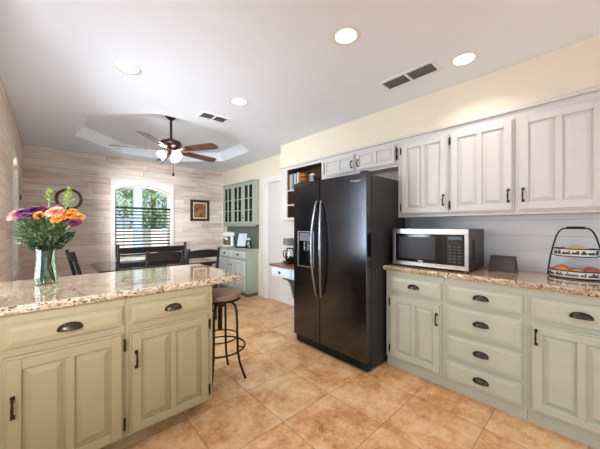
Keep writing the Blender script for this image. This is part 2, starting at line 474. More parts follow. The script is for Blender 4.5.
# trim the sash corners that would poke through the arch
apt = arch_pts(WA+.002, WB-.002, WS, WR-.002, 40)
for v in ins.bm.verts:
    for p, q in zip(apt, apt[1:]):
        if p[0]-1e-6 <= v.co.x <= q[0]+1e-6:
            zz = p[1]+(q[1]-p[1])*(v.co.x-p[0])/max(1e-6, q[0]-p[0]); v.co.z = min(v.co.z, zz); break
ins.build('window_sash', M['white'], win)
m = MB(); gp = [(WA+.03, WZ+.04), (WB-.03, WZ+.04)]+arch_pts(WA+.03, WB-.03, WS-.02, WR-.012)[::-1]
m.prism(gp, YB+.068, YB+.072); m.build('window_glass', M['clearglass'], win)
# left window
win2 = sheet_solid(opening_sheet(LA-.058, LB+.06, LZ-.06, 2.13, LA, LB, LZ, LS, LR_), XL-.001, XL+.003, 'X').build('window_2', M['white'], bevel=.003); struct(win2)
m = MB(); m.box((XL-.09, LA+.002, LZ+.002), (XL-.06, LA+.03, LS)); m.box((XL-.09, LB-.03, LZ+.002), (XL-.06, LB-.002, LS)); m.box((XL-.09, LA+.03, LZ+.002), (XL-.06, LB-.03, LZ+.04))
m.build('window_sash', M['white'], win2)
MB().box((XL-.058, LB-.006, LZ+.002), (XL-.001, LB-.0005, LS)).build('window_jamb', M['white'], win2)
gp = [(LA+.01, LZ+.01), (LB-.01, LZ+.01)]+arch_pts(LA+.01, LB-.01, LS-.01, LR_-.01)[::-1]
MB().prism(gp, XL-.078, XL-.074, 'YZ').build('window_glass', M['clearglass'], win2)
MB().box((XL+.012, LB+.0, 1.60), (XL+.03, LB+.03, 1.66)).build('window_latch', M['bronze'], win2, bevel=.003)

# ------------------------------------------------------------------ outdoors
struct(MB().box((-12, YB+.13, -.25), (12, 30, -.2)).build('ground', M['grass']))
def fence():
    t = thing('garden_fence', 'white board fence outside, seen through the blind', 'fence', (1.8, 9.3, -.2))
    m = MB()
    for i in range(36): m.box((-2.7+i*.15, -.02, .05), (-2.7+i*.15+.142, 0, 1.38))
    m.build('boards', M['white'], t)
    for k_ in range(4): MB().box((-2.7+k_*1.75, .001, 0), (-2.6+k_*1.75, .1, 1.42)).build('post', M['white'], t)
fence()
def leaf_mat(name, a, b, c):
    t = NT(name); n = t.noise(t.pos(), 3.5, 3)
    t.set(Base_Color=t.ramp(n, [(.3, a), (.5, b), (.7, c)]), Roughness=.55); return t.m
lm = [leaf_mat('leaves_mid', lin(70, 110, 64), lin(128, 168, 110), lin(186, 210, 168)), leaf_mat('leaves_blue', lin(84, 118, 106), lin(146, 182, 170), lin(196, 216, 210))]
def tree(loc, h, r, n, mat, label, seed):
    rng = random.Random(seed)
    t = thing('garden_tree', label, 'tree', loc)
    MB().tube([(0, 0, 0), (.05, 0, h*.4), (0, .05, h*.8)], [.12, .09, .05], 8).build('trunk', M['desk_wood'], t, True)
    m = MB()
    for i in range(n):
        d = Vector((rng.gauss(0, 1), rng.gauss(0, 1), rng.gauss(0, 1))).normalized()*r*rng.uniform(.55, 1)
        c = Vector((0, 0, h*.62))+Vector((d.x, d.y, d.z*h*.42/r))
        if c.z < .1: continue
        a = Vector((rng.uniform(-1, 1), rng.uniform(-1, 1), rng.uniform(-1, 1))).normalized(); b = a.orthogonal().normalized()
        s = rng.uniform(.05, .12)
        m.quad(c-a*s, c-b*s*.5, c+a*s, c+b*s*.5)
    m.build('foliage', mat, t)
tree((2.72, 10.9, -.2), 4.6, 1.2, 2600, lm[0], 'leafy green tree seen through the right side of the arched window', 1)
tree((.5, 11.2, -.2), 4.4, .95, 1500, lm[1], 'blue-green tree seen through the left side of the arched window', 2)
tag(MB().box((1.62, 8.2, -.2), (1.80, 8.38, 3.6)).box((1.58, 8.16, 3.3), (1.84, 8.42, 3.4)).build('porch_post', paint('pale_blue_post', lin(186, 208, 232), .5), bevel=.01), 'pale blue post outside the arched window', 'post')

# ------------------------------------------------------------------ cabinet kit (local: x along the front, y=0 face, -y towards the room)
def panel_door(w, h, t=.030, stile=.058, npan=2, mid=.034, field=.026, rail=None):
    """raised-panel door or drawer front, lower left corner at the origin"""
    m = MB(); rail = rail or stile
    m.hexa([(0,0,0),(w,0,0),(w,-t*.5,0),(0,-t*.5,0)], [(0,0,h),(w,0,h),(w,-t*.5,h),(0,-t*.5,h)])
    e = .011
    def fr(xa, xb, za, zb): m.box((xa, -t, za), (xb, -t*.45, zb))
    fr(e, stile, e, h-e); fr(w-stile, w-e, e, h-e); fr(stile, w-stile, e, rail); fr(stile, w-stile, h-rail, h-e)
    pw = (w-2*stile-(npan-1)*mid)/npan
    for i in range(npan):
        xa = stile+i*(pw+mid); xb = xa+pw
        if i: fr(xa-mid, xa, rail, h-rail)
        g = .007; za, zb = rail, h-rail
        y0, y1 = -t*.47, -t*.93
        o = [(xa+g, y0, za+g), (xb-g, y0, za+g), (xb-g, y0, zb-g), (xa+g, y0, zb-g)]
        q = g+field
        n = [(xa+q, y1, za+q), (xb-q, y1, za+q), (xb-q, y1, zb-q), (xa+q, y1, zb-q)]
        m.quad(*n)
        for j in range(4): m.quad(o[j], o[(j+1) % 4], n[(j+1) % 4], n[j])
    return m
def drawer_front(w, h, t=.024):
    m = MB(); e = .030
    m.box((0, -t*.55, 0), (w, 0, h)); m.box((.007, -t*.82, .007), (w-.007, -t*.5, h-.007))
    o = [(.012, -t*.82, .012), (w-.012, -t*.82, .012), (w-.012, -t*.82, h-.012), (.012, -t*.82, h-.012)]
    n = [(e, -t, e), (w-e, -t, e), (w-e, -t, h-e), (e, -t, h-e)]
    m.quad(*n)
    for j in range(4): m.quad(o[j], o[(j+1) % 4], n[(j+1) % 4], n[j])
    return m
def bar_pull(parent, x, z, t, L=.085, mat='bronze'):
    m = MB(); y = -t; pr = .024
    pts = [(x, y+.004, z-L/2), (x, y-pr*.8, z-L/2+.004), (x, y-pr, z-L/2+.016), (x, y-pr-.004, z), (x, y-pr, z+L/2-.016), (x, y-pr*.8, z+L/2-.004), (x, y+.004, z+L/2)]
    m.tube(pts, [.005, .005, .0045, .006, .0045, .005, .005], 8)
    for s in (-1, 1): m.sphere((x, y-pr*.85, z+s*(L/2-.006)), .0075, 8, 6); m.box((x-.008, y-.004, z+s*L/2-.009), (x+.008, y+.001, z+s*L/2+.009))
    return m.build('handle', M[mat], parent, True)
def cup_pull(parent, x, z, t, w=.098, h=.034):
    m = MB(); y = -t; n = 14; k = 6; d = .026
    rows = []
    for j in range(k+1):
        ph = PI/2*j/k
        rows.append([m.bm.verts.new((x-math.cos(PI*i/n)*w/2*(1-.12*math.sin(ph)), y-d*math.sin(ph)*math.sin(PI*i/n)**.6-.001, z-h*.35+h*math.sin(PI*i/n)**.8*math.cos(ph))) for i in range(n+1)])
    for A, B in zip(rows, rows[1:]):
        for i in range(n): m.bm.faces.new((A[i], A[i+1], B[i+1], B[i]))
    bmesh.ops.remove_doubles(m.bm, verts=m.bm.verts, dist=1e-4)
    bmesh.ops.solidify(m.bm, geom=m.bm.faces[:], thickness=.0025)
    p = m.build('cup_pull', M['cup'], parent, True)
    return p
def cup_back(parent, x, z, t, w=.098, h=.034):
    pts = [(x-math.cos(PI*i/12)*w/2, z-h*.35+h*math.sin(PI*i/12)**.8) for i in range(13)]
    MB().prism(pts, -t-.002, -t+.0005).build('backplate', M['pewter'], parent)
def hinge(parent, x, z, t):
    m = MB(); m.tube([(x, -t*.7, z-.028), (x, -t*.7, z+.028)], .0055, 8); m.sphere((x, -t*.7, z+.03), .006, 8, 6); m.sphere((x, -t*.7, z-.03), .006, 8, 6)
    m.box((x-.012, -.004, z-.022), (x+.004, 0, z+.022))
    m.build('hinge', M['bronze'], parent, True)
def add_door(cab, x, z, w, h, mat, side, hz=None, t=.030, npan=2, stile=.058, L=.085, hinges=True):
    o = panel_door(w, h, t, stile, npan).build('door', mat, cab, bevel=.0025)
    o.location = (x, 0, z)
    hx = .03 if side == 'L' else w-.03
    bar_pull(o, hx, hz if hz is not None else h-.16, t, L)
    if hinges:
        ex = x+w+.004 if side == 'L' else x-.004
        for zz in (z+.07, z+h-.07): hinge(cab, ex, zz, t)
    return o
def add_drawer(cab, x, z, w, h, mat, t=.024):
    o = drawer_front(w, h, t).build('drawer', mat, cab, bevel=.0015)
    o.location = (x, 0, z)
    cup_back(o, w/2, h/2, t); cup_pull(o, w/2, h/2, t)
    return o
def base_carcass(cab, w, depth, mat, z0=.085, z1=.8735, toe=.02):
    MB().box((0, 0, z0), (w, depth, z1)).build('carcass', mat, cab, bevel=.003)
    MB().box((.001, toe, 0), (w-.001, depth-.02, z0+.001)).build('toe_kick', mat, cab)

# right-hand base cabinets
def right_base(label, ya, yb): return thing('base_cabinet', label, 'cabinet', (XF, ya, 0), RW, 'sage base cabinets under the gold granite')
DB = XR-.002-XF
c = right_base('sage base cabinet beside the fridge, one drawer over a two-panel door', 1.312, .815)
base_carcass(c, .497, DB, M['sage'])
add_drawer(c, .045, .69, .437, .132, M['sage'])
add_door(c, .045, .105, .437, .555, M['sage'], 'R', .43)
c = right_base('sage base cabinet made of four stacked drawers', .815, .31)
base_carcass(c, .505, DB, M['sage'])
for za, zb in ((.69, .822), (.470, .665), (.268, .445), (.075+.02, .243)): add_drawer(c, .022, za, .462, zb-za, M['sage'])
c = right_base('sage base cabinet below the tiered basket, at the right edge of the picture', .31, -.18)
base_carcass(c, .49, DB, M['sage'])
add_drawer(c, .018, .683, .455, .138, M['sage'])
add_door(c, .018, .105, .455, .55, M['sage'], 'L', .47)
c = right_base('sage base cabinet past the right edge of the picture', -.18, -.67)
base_carcass(c, .49, DB, M['sage'])
add_drawer(c, .018, .683, .455, .138, M['sage'])
add_door(c, .018, .105, .455, .55, M['sage'], 'R', .47)

# peninsula base cabinets
GP = 'olive cream cabinets under the peninsula worktop'
PY = 1.79
c = thing('base_cabinet', 'olive cream peninsula cabinet under the flower vase, at the left edge', 'cabinet', (XL+.001, PY, 0), 0, GP)
base_carcass(c, .609, .60, M['olive'], toe=.13)
add_drawer(c, .143, .718, .454, .108, M['olive'])
add_door(c, .143, .10, .454, .58, M['olive'], 'L', .36)
c = thing('base_cabinet', 'olive cream peninsula cabinet at the end beside the bar stool', 'cabinet', (.31, PY, 0), 0, GP)
base_carcass(c, .51, .60, M['olive'], toe=.13)
add_drawer(c, .016, .718, .463, .108, M['olive'])
add_door(c, .016, .10, .463, .58, M['olive'], 'L', .42)

# granite worktops with chiselled edges
def slab(name, x0, x1, y0, y1, z0, z1, mat, rough_sides, seed):
    rng = random.Random(seed); m = MB(); step = .022
    corners = [(x0, y0), (x1, y0), (x1, y1), (x0, y1)]
    out = []
    for i in range(4):
        a, b = Vector(corners[i]), Vector(corners[(i+1) % 4]); L = (b-a).length; n = max(1, int(L/step)) if i in rough_sides else 1
        nrm = Vector(((b-a).y, -(b-a).x)).normalized()
        for j in range(n): out.append((a+(b-a)*j/n, nrm, i in rough_sides))
    prof = [(0.008, z1), (.001, z1-.005), (-.002, z1-.014), (-.001, z1-.024), (.002, z0+.006), (.008, z0)]
    rings = []
    for k, (ins_, z) in enumerate(prof):
        ring = []
        for i, (p, nrm, rg) in enumerate(out):
            jit = rng.uniform(-.0035, .0035) if (rg and k in (1, 2, 3, 4)) else 0
            pn = out[i-1][1]
            q = p - (nrm+(pn if (pn-nrm).length > .1 else Vector((0, 0))))*(ins_ if True else 0)
            q = q + nrm*jit
            ring.append(m.bm.verts.new((q.x, q.y, z+(rng.uniform(-.002, .002) if rg and k in (2, 3, 4) else 0))))
        rings.append(ring)
    n = len(out)
    for A, B in zip(rings, rings[1:]):
        for i in range(n): m.bm.faces.new((A[i], A[(i+1) % n], B[(i+1) % n], B[i]))
    m.bm.faces.new(rings[0]); m.bm.faces.new(rings[-1][::-1])
    return m.build(name, mat)
tag(slab('granite_worktop', XL+.003, 1.05, 1.757, 2.575, .874, .914, M['granite_pen'], (0, 1, 2), 3), 'pinkish granite peninsula worktop under the flower vase', 'countertop')
tag(slab('granite_worktop', XC, XR-.013, -.67, 1.325, .874, .914, M['granite_gold'], (0, 3), 5), 'golden granite worktop under the microwave along the right wall', 'countertop')

# upper cabinets
GU = 'white wall cabinets'
def upper(label, ya, yb, z0, z1):
    t = thing('wall_cabinet', label, 'cabinet', (XU, ya, z0), RW, GU)
    w = ya-yb
    m = MB(); m.box((0, 0, .02), (w, XR-.014-XU, z1-z0)); m.box((0, -.0, 0), (w, .02, .0205)); m.box((0, .02, .002), (.018, XR-.014-XU, .021)); m.box((w-.018, .02, .002), (w, XR-.014-XU, .021))
    m.build('carcass', M['white_cab'], t, bevel=.002)
    return t
ZB, ZTOP = 1.357, 2.1175
c = upper('white wall cabinet with one door, between fridge and the pair of doors', 1.33, .86, ZB, ZTOP)
add_door(c, .04, .025, .42, .685, M['white_cab'], 'R', .115)
c = upper('white wall cabinet with two doors above the tiered basket', .86, -.06, ZB, ZTOP)
add_door(c, .010, .025, .432, .685, M['white_cab'], 'R', .115)
add_door(c, .468, .025, .432, .685, M['white_cab'], 'L', .115)
c = upper('white wall cabinet past the right edge of the picture', -.06, -.85, ZB, ZTOP)
add_door(c, .010, .025, .37, .685, M['white_cab'], 'R', .115)
add_door(c, .405, .025, .37, .685, M['white_cab'], 'L', .115)
c = upper('low white wall cabinet with two small doors above the fridge', 2.32, 1.333, 1.862, ZTOP)
add_door(c, .025, .02, .455, .208, M['white_cab'], 'R', .085, npan=2, stile=.04, L=.07)
add_door(c, .505, .02, .470, .208, M['white_cab'], 'L', .085, npan=2, stile=.04, L=.07)

# open bookshelf
c = thing('open_shelf_unit', 'open wall shelf with dark wood inside and white frame, left of the fridge', 'shelf', (XU, 3.2, 1.36), RW)
w, hh, dd = .877, ZTOP-1.36, XR-.014-XU
m = MB(); m.box((0, 0, 0), (.148, .022, hh)); m.box((w-.04, 0, 0), (w, .022, hh)); m.box((.148, 0, hh-.035), (w-.04, .022, hh)); m.box((.148, 0, 0), (w-.04, .022, .035))
m.build('face_frame', M['white_cab'], c, bevel=.002)
m = MB(); m.box((0, .0225, 0), (.02, dd, hh)); m.build('side_panel', M['white_cab'], c)
m = MB(); m.box((.0205, .023, .02), (.146, dd-.012, hh-.02)); m.box((w-.038, .023, 0), (w, dd-.012, hh)); m.box((.021, dd-.0115, 0), (w, dd, hh)); m.box((.146, .023, hh-.02), (w-.038, dd-.012, hh)); m.box((.146, .023, .0), (w-.038, dd-.012, .02))
m.build('shelf_box', M['shelf_wood'], c)
SH = (.225, .435)
for z in SH: MB().box((.147, .012, z-.018), (w-.039, dd-.0125, z)).build('shelf', M['white_cab'], c, bevel=.002)
bt = [(.030, .235, (92, 74, 56), 'brown book, leftmost on the upper open shelf'), (.034, .215, (196, 170, 130), 'tan book beside the leftmost brown one on the open shelf'), (.026, .225, (150, 168, 160), 'grey-green book third along on the open shelf'),
      (.036, .23, (70, 112, 122), 'thick teal book on the open shelf'), (.022, .22, (206, 214, 212), 'thin white book right of the thick teal one'), (.03, .225, (98, 134, 140), 'pale teal book on the open shelf'), (.026, .232, (222, 214, 200), 'cream book on the open shelf beside the orange one'), (.032, .222, (190, 120, 66), 'orange book at the end of the shelf row')]
x = .150
for tw, bh, rgb, lab in bt:
    bk = thing('book', lab, 'book', (XU, 3.2-x, 1.36+SH[1]), RW, 'books on the open shelf')
    MB().box((0, .03, 0), (.003, .19, bh)).box((tw-.003, .03, 0), (tw, .19, bh)).box((.003, .026, 0), (tw-.003, .031, bh)).build('cover', paint('cover_paint', lin(*rgb), .5), bk)
    MB().box((.0035, .0315, .003), (tw-.0035, .187, bh-.003)).build('pages', M['ivory'], bk)
    x += tw+.002
def jar(loc, r, h, gm, label, name='storage_jar'):
    t = thing(name, label, 'jar', loc)
    MB().lathe([(r*.9, 0), (r, .01), (r, h*.72), (r*.8, h*.8), (r*.78, h*.82)], 20).build('body', gm, t, True)
    MB().lathe([(r*.85, h*.82), (r*.85, h*.9), (r*.5, h*.94), (.012, h*.95), (.018, h*.985), (0, h)], 20).build('lid', M['ivory'], t, True)
jx = XU+.10
# wooden rack with beads next to the books
t = thing('wooden_crate', 'small orange-brown wooden crate on the open shelf beside the books', 'crate', (jx, 2.80, 1.36+SH[1]), RW)
m = MB()
for zz in (0, .055, .11, .165): m.box((-.07, -.05, zz+.005), (.07, -.042, zz+.038)); m.box((-.07, .042, zz+.005), (.07, .05, zz+.038))
for zz in (0, .055, .11, .165): m.box((-.075, -.05, zz+.005), (-.068, .05, zz+.038)); m.box((.068, -.05, zz+.005), (.075, .05, zz+.038))
m.build('slats', wood('orange_wood', lin(130, 78, 40), lin(190, 124, 70)), t, bevel=.002)
for sx in (-.065, .065):
    for sy in (-.04, .04): MB().box((sx-.006, sy-.006, 0), (sx+.006, sy+.006, .21)).build('post', M['shelf_wood'], t)

jar((jx, 2.62, 1.36+SH[1]), .055, .20, metal('brushed_tin', lin(180, 178, 176), .3), 'silver jar with white knobbed lid on the open shelf')

# ------------------------------------------------------------------ fridge
fr = thing('refrigerator', 'black stainless side-by-side refrigerator with a water dispenser', 'refrigerator', (1.985, 2.268, 0), RW)
FW, FH = .938, 1.735
MB().box((.004, .085, .02), (FW-.004, .69, FH-.012)).build('cabinet', M['fridge_side'], fr, bevel=.004)
MB().box((.01, .07, .03), (FW-.01, .0855, FH-.02)).build('gasket', M['gasket'], fr)
SX = .385
fd = panel = MB()
# freezer door with the dispenser recess cut out
DX0, DX1, DZ0, DZ1 = .072, .298, .85, 1.21
def doorbox(m, x0, x1): pass
m = MB()
z0d, z1d = .095, FH
m.box((0, 0, z0d), (SX, .0695, DZ0)); m.box((0, 0, DZ1), (SX, .0695, z1d)); m.box((0, 0, DZ0), (DX0, .0695, DZ1)); m.box((DX1, 0, DZ0), (SX, .0695, DZ1)); m.box((DX0, .062, DZ0), (DX1, .0695, DZ1))
bmesh.ops.remove_doubles(m.bm, verts=m.bm.verts, dist=1e-5)
ld = m.build('freezer_door', M['fridge'], fr)
m = MB(); m.box((DX0, .004, DZ0), (DX0+.012, .0615, DZ1)); m.box((DX1-.012, .004, DZ0), (DX1, .0615, DZ1)); m.box((DX0+.012, .004, DZ1-.01), (DX1-.012, .0615, DZ1)); m.box((DX0+.012, .05, DZ0+.02), (DX1-.012, .0615, DZ1-.01)); m.box((DX0+.012, -.004, DZ0), (DX1-.012, .0615, DZ0+.02))
m.build('dispenser', M['blackgloss'], ld, bevel=.002)
m = MB()
for a, b in (((DX0-.008, DZ0-.008), (DX0, DZ1+.008)), ((DX1, DZ0-.008), (DX1+.008, DZ1+.008)), ((DX0, DZ0-.008), (DX1, DZ0)), ((DX0, DZ1), (DX1, DZ1+.008))): m.box((a[0], -.004, a[1]), (b[0], .001, b[1]))
m.build('dispenser_trim', M['steel'], ld, bevel=.001)
MB().box((DX0+.012, .006, DZ1-.095), (DX1-.012, .03, DZ1-.01)).build('dispenser_panel', paint('grey_dispenser', lin(112, 112, 116), .3), ld, bevel=.003)
m = MB(); m.box((DX0+.05, .02, DZ0+.16), (DX0+.08, .035, DZ1-.1)); m.box((DX0+.10, .02, DZ0+.16), (DX0+.13, .035, DZ1-.1)); m.build('dispenser_paddle', M['handle_steel'], ld, bevel=.003)
rd = MB().box((SX+.006, 0, z0d), (FW, .0695, z1d)).build('fridge_door', M['fridge'], fr, bevel=.006, seg=3)
def fridge_handle(parent, x, sgn):
    pts = []; rr = []
    for i in range(25):
        s = i/24; z = .57+s*.95
        k = math.sin(PI*s)
        pts.append((x+sgn*.026*k, -.012-.05*k**.7, z)); rr.append(.011+.005*k)
    MB().tube(pts, rr, 10).sphere((x, -.008, .575), .015, 10, 7).sphere((x, -.008, 1.515), .015, 10, 7).build('handle', M['handle_steel'], parent, True)
fridge_handle(ld, SX-.030, -1); fridge_handle(rd, SX+.036, 1)
m = MB(); m.box((.01, .03, .012), (FW-.01, .085, .09))
for i in range(4): m.box((.07, .024, .025+i*.016), (FW-.07, .031, .033+i*.016))
m.build('grille', M['black'], fr, bevel=.003)
for x in (.06, FW-.06): MB().lathe([(.018, 0), (.018, .012), (.012, .014), (.012, .03)], 12, Matrix.Translation((x, .06, 0))).build('foot', M['black'], fr)
for x in (.05, .65): MB().lathe([(.02, 0), (.02, .021)], 12, Matrix.Translation((x, .62, 0))).build('foot', M['black'], fr)
MB().box((.02, .03, FH), (.09, .12, FH+.02)).build('hinge_cover', M['black'], fr, bevel=.004)
MB().box((FW-.09, .03, FH), (FW-.02, .12, FH+.02)).build('hinge_cover', M['black'], fr, bevel=.004)
def text_mesh(body, size, name, mat, parent, loc, rot, depth=.0006, shear=0):
    cu = bpy.data.curves.new(name, 'FONT'); cu.body = body; cu.size = size; cu.extrude = depth; cu.shear = shear; cu.align_x = 'CENTER'; cu.align_y = 'CENTER'
    tmp = bpy.data.objects.new(name+'_tmp', cu); COL.objects.link(tmp)
    dg = bpy.context.evaluated_depsgraph_get()
    me = bpy.data.meshes.new_from_object(tmp.evaluated_get(dg)); bpy.data.objects.remove(tmp)
    o = bpy.data.objects.new(name, me); COL.objects.link(o)
    me.materials.clear(); me.materials.append(mat); o.parent = parent; o.location = loc; o.rotation_euler = rot
    return o
text_mesh('Whirlpool', .026, 'badge', M['steel'], rd, (FW-.118, -.0012, 1.672), (PI/2, 0, 0), shear=.2)
o = bpy.data.objects[rd.name]

# ------------------------------------------------------------------ microwave
mw = thing('microwave', 'stainless microwave oven on the golden granite worktop', 'microwave', (2.325, 1.278, .914), RW)
WM, HM, DM = .618, .335, .42
MB().box((0, .022, .014), (WM, DM, HM)).build('case', paint('dark_microwave_case', lin(66, 60, 58), .4, .05), mw, bevel=.006)
fx = .028
m = MB(); m.box((0, 0, .014), (WM, .0215, .048)); m.box((0, 0, HM-.045), (WM, .0215, HM)); m.box((0, 0, .048), (fx, .0215, HM-.045)); m.box((WM-fx, 0, .048), (WM, .0215, HM-.045))
m.build('front_frame', M['steel'], mw, bevel=.003)
MB().box((fx+.001, .004, .049), (.455, .0212, HM-.046)).build('door', M['blackgloss'], mw, bevel=.002)
dw = MB().box((fx+.03, .002, .075), (.375, .0039, HM-.07)).build('door_window', paint('microwave_window', lin(52, 52, 56), .34, .03, 5, .25), mw)
cp = MB().box((.457, .004, .049), (WM-fx-.001, .0212, HM-.046)).build('control_panel', M['blackgloss'], mw, bevel=.002)
MB().box((.475, .0025, HM-.085), (WM-fx-.018, .0039, HM-.06)).build('display', M['screen'], cp)
m = MB()
for r in range(6):
    for q in range(3): m.box((.475+q*.034, .0025, .07+r*.024), (.475+q*.034+.024, .0039, .07+r*.024+.011))
m.build('keypad', paint('grey_keys', lin(70, 70, 74), .4), cp)
MB().box((.235, .0025, .056), (.275, .0039, .064)).build('badge', M['steel'], mw)
for x in (.05, WM-.05):
    for y in (.06, DM-.05): MB().lathe([(.014, 0), (.016, .014)], 12, Matrix.Translation((x, y, .0))).build('foot', M['black'], mw)
m = MB()
for i in range(5): m.box((WM-.0005, .10+i*.012, .09), (WM+.0008, .105+i*.012, .25))
m.build('vent', M['gasket'], mw)

# brown box
t = thing('recipe_box', 'dark brown tapered wooden box between microwave and tiered basket', 'box', (2.60, .60, .914), RW)
MB().hexa([(0, 0, 0), (.180, 0, 0), (.180, .11, 0), (0, .11, 0)], [(.012, .03, .112), (.166, .03, .112), (.166, .10, .112), (.012, .10, .112)]).build('body', M['box_brown'], t, bevel=.003)
MB().box((.010, .027, .112), (.168, .103, .120)).build('lid', M['box_brown'], t, bevel=.003)

# ------------------------------------------------------------------ tiered basket with fruit
BX, BY = 2.672, .105
bk = thing('tiered_basket', 'two-tier ivory tray stand with a tall black wire handle', 'basket', (BX, BY, .914), RW)
def tray(a, b, z, h, name):
    m = MB(); n = 40
    P = lambda k, zz: [(k*a*math.cos(2*PI*i/n), k*b*math.sin(2*PI*i/n), zz) for i in range(n)]
    rings = [P(.96, z), P(1, z+h), P(.985, z+h), P(.945, z+.006)]
    R = [[m.bm.verts.new(p) for p in r] for r in rings]
    for A, B in zip(R, R[1:]):
        for i in range(n): m.bm.faces.new((A[i], A[(i+1) % n], B[(i+1) % n], B[i]))
    m.bm.faces.new(R[0][::-1]); m.bm.faces.new(R[-1])
    o = m.build(name, M['ivory'], bk, True)
    m = MB(); m.tube([(a*1.01*math.cos(2*PI*i/n), b*1.01*math.sin(2*PI*i/n), z+h) for i in range(n)], .0035, 6, True)
    m.tube([(a*.97*math.cos(2*PI*i/n), b*.97*math.sin(2*PI*i/n), z+.002) for i in range(n)], .0035, 6, True)
    m.build('rim', M['wire'], o, True)
    # dark running script around the tray front
    m = MB(); rng = random.Random(int(z*1000)); th = PI+.25
    def pt(th, zz):
        kr = .96+.04*(zz-z)/h
        return ((kr*a+.0012)*math.cos(th), (kr*b+.0012)*math.sin(th), zz)
    while th < 2*PI-.25:
        n_ = rng.randint(3, 7)
        for q in range(n_):
            tall = rng.random() < .3; lo = z+h*.30; hi = z+h*(.80 if tall else .58); w_ = .05
            m.tube([pt(th, lo), pt(th+.006, hi)], .0016, 5)
            m.tube([pt(th, hi), pt(th+w_*.5, hi-.001), pt(th+w_*.7, (lo+hi)/2), pt(th+w_*.9, lo)], .0015, 5)
            th += w_+.02
        th += .07
    m.build('script_marks', M['print_mark'], o)
    return o
tray(.138, .098, .006, .048, 'lower_tray'); tray(.108, .078, .150, .052, 'upper_tray')
m = MB()
hp = [(-.142, 0, .01), (-.138, 0, .06), (-.128, 0, .14), (-.113, 0, .22), (-.097, 0, .285), (-.083, 0, .32), (-.066, 0, .338), (-.045, 0, .345), (0, 0, .346)]
hp = hp+[(-x, y, z) for x, y, z in hp[-2::-1]]
m.tube(hp, .005, 8)
for s in (-1, 1): m.tube([(s*.142, 0, .01), (s*.125, 0, .003), (s*.12, .0, .004)], .005, 6)
m.build('handle', M['wire'], bk, True)
MB().tube([(-.045, 0, .3445), (-.02, 0, .346), (.02, 0, .346), (.045, 0, .3445)], .0095, 10).build('grip', M['wire'], bk, True)
m = MB()
for s in (-1, 1): m.tube([(s*.100, 0, .155), (s*.126, 0, .158)], .003, 6)
for th in (.7, 2.4, 3.9, 5.5): m.sphere((.12*math.cos(th), .09*math.sin(th), .003), .0035, 8, 6)
m.build('bracket', M['wire'], bk, True)
def fruit(dx, dy, dz, r, col, label, cat='bread roll'):
    x, y = BX+dy, BY-dx
    t = thing('bread_roll', label, 'bread', (x, y, .914+dz), 0, 'round rolls in the tiered basket')
    tt = NT('crust'); n = tt.noise(tt.obj(), 18, 4)
    z = tt.sep(tt.obj())[2]
    tt.set(Base_Color=tt.ramp(n, [(.3, tuple(c*.72 for c in col[:3])+(1,)), (.7, col)]), Roughness=.35)
    MB().sphere((0, 0, r*.72), r, 18, 12, (1.0, .95, .72)).build('crust', tt.m, t, True)
fruit(-.068, -.02, .0125, .052, lin(226, 140, 84), 'orange-tan round roll at the left of the lower basket tray')
fruit(.012, -.03, .0125, .040, lin(222, 166, 96), 'small golden roll in the middle of the lower basket tray')
fruit(.078, -.008, .0125, .050, lin(196, 104, 70), 'red-brown round roll at the right of the lower basket tray')
t = thing('banana', 'yellow banana lying in the upper basket tray', 'fruit', (BX-.01, BY, .914+.158), RW)
MB().tube([(-.07, 0, .022), (-.045, 0, .036), (-.01, 0, .048), (.03, 0, .048), (.06, 0, .036), (.08, 0, .024)], [.006, .016, .019, .019, .015, .005], 10).build('peel', paint('banana_peel', lin(226, 200, 120), .5), t, True)

# ------------------------------------------------------------------ bar stool
st = thing('bar_stool', 'bar stool with round wooden seat and curved iron legs by the peninsula end', 'stool', (1.05, 2.145, 0))
MB().lathe([(0, .672), (.155, .672), (.172, .68), (.174, .70), (.168, .715), (.15, .722), (0, .720)], 36).build('seat', M['seat_wood'], st, True)
MB().lathe([(.15, .655), (.168, .660), (.168, .6715), (.15, .6715)], 36).build('seat_band', M['iron'], st, True)
MB().lathe([(.016, .40), (.018, .405), (.018, .66), (.03, .66), (.03, .672)], 14).build('screw_post', M['iron'], st, True)
for kk in range(4):
    a_ = PI/4+kk*PI/2; ca, sa = math.cos(a_), math.sin(a_)
    prof = [(.02, .60), (.06, .635), (.10, .635), (.130, .605), (.142, .55), (.146, .45), (.148, .33), (.152, .22), (.168, .13), (.192, .06), (.212, .012), (.214, .0)]
    MB().tube([(r*ca, r*sa, z) for r, z in prof], [.010]*10+[.011, .013], 10).build('leg', M['iron'], st, True)
MB().tube(circle(0, 0, .205, .262, 40), .0075, 8, True).build('foot_ring', M['iron'], st, True)
m = MB().tube(circle(0, 0, .148, .345, 36), .006, 8, True)
for kk in range(4):
    a_ = PI/4+kk*PI/2; m.tube([(.148*math.cos(a_), .148*math.sin(a_), .262), (.205*math.cos(a_), .205*math.sin(a_), .262)], .006, 6)
m.build('brace_ring', M['iron'], st, True)

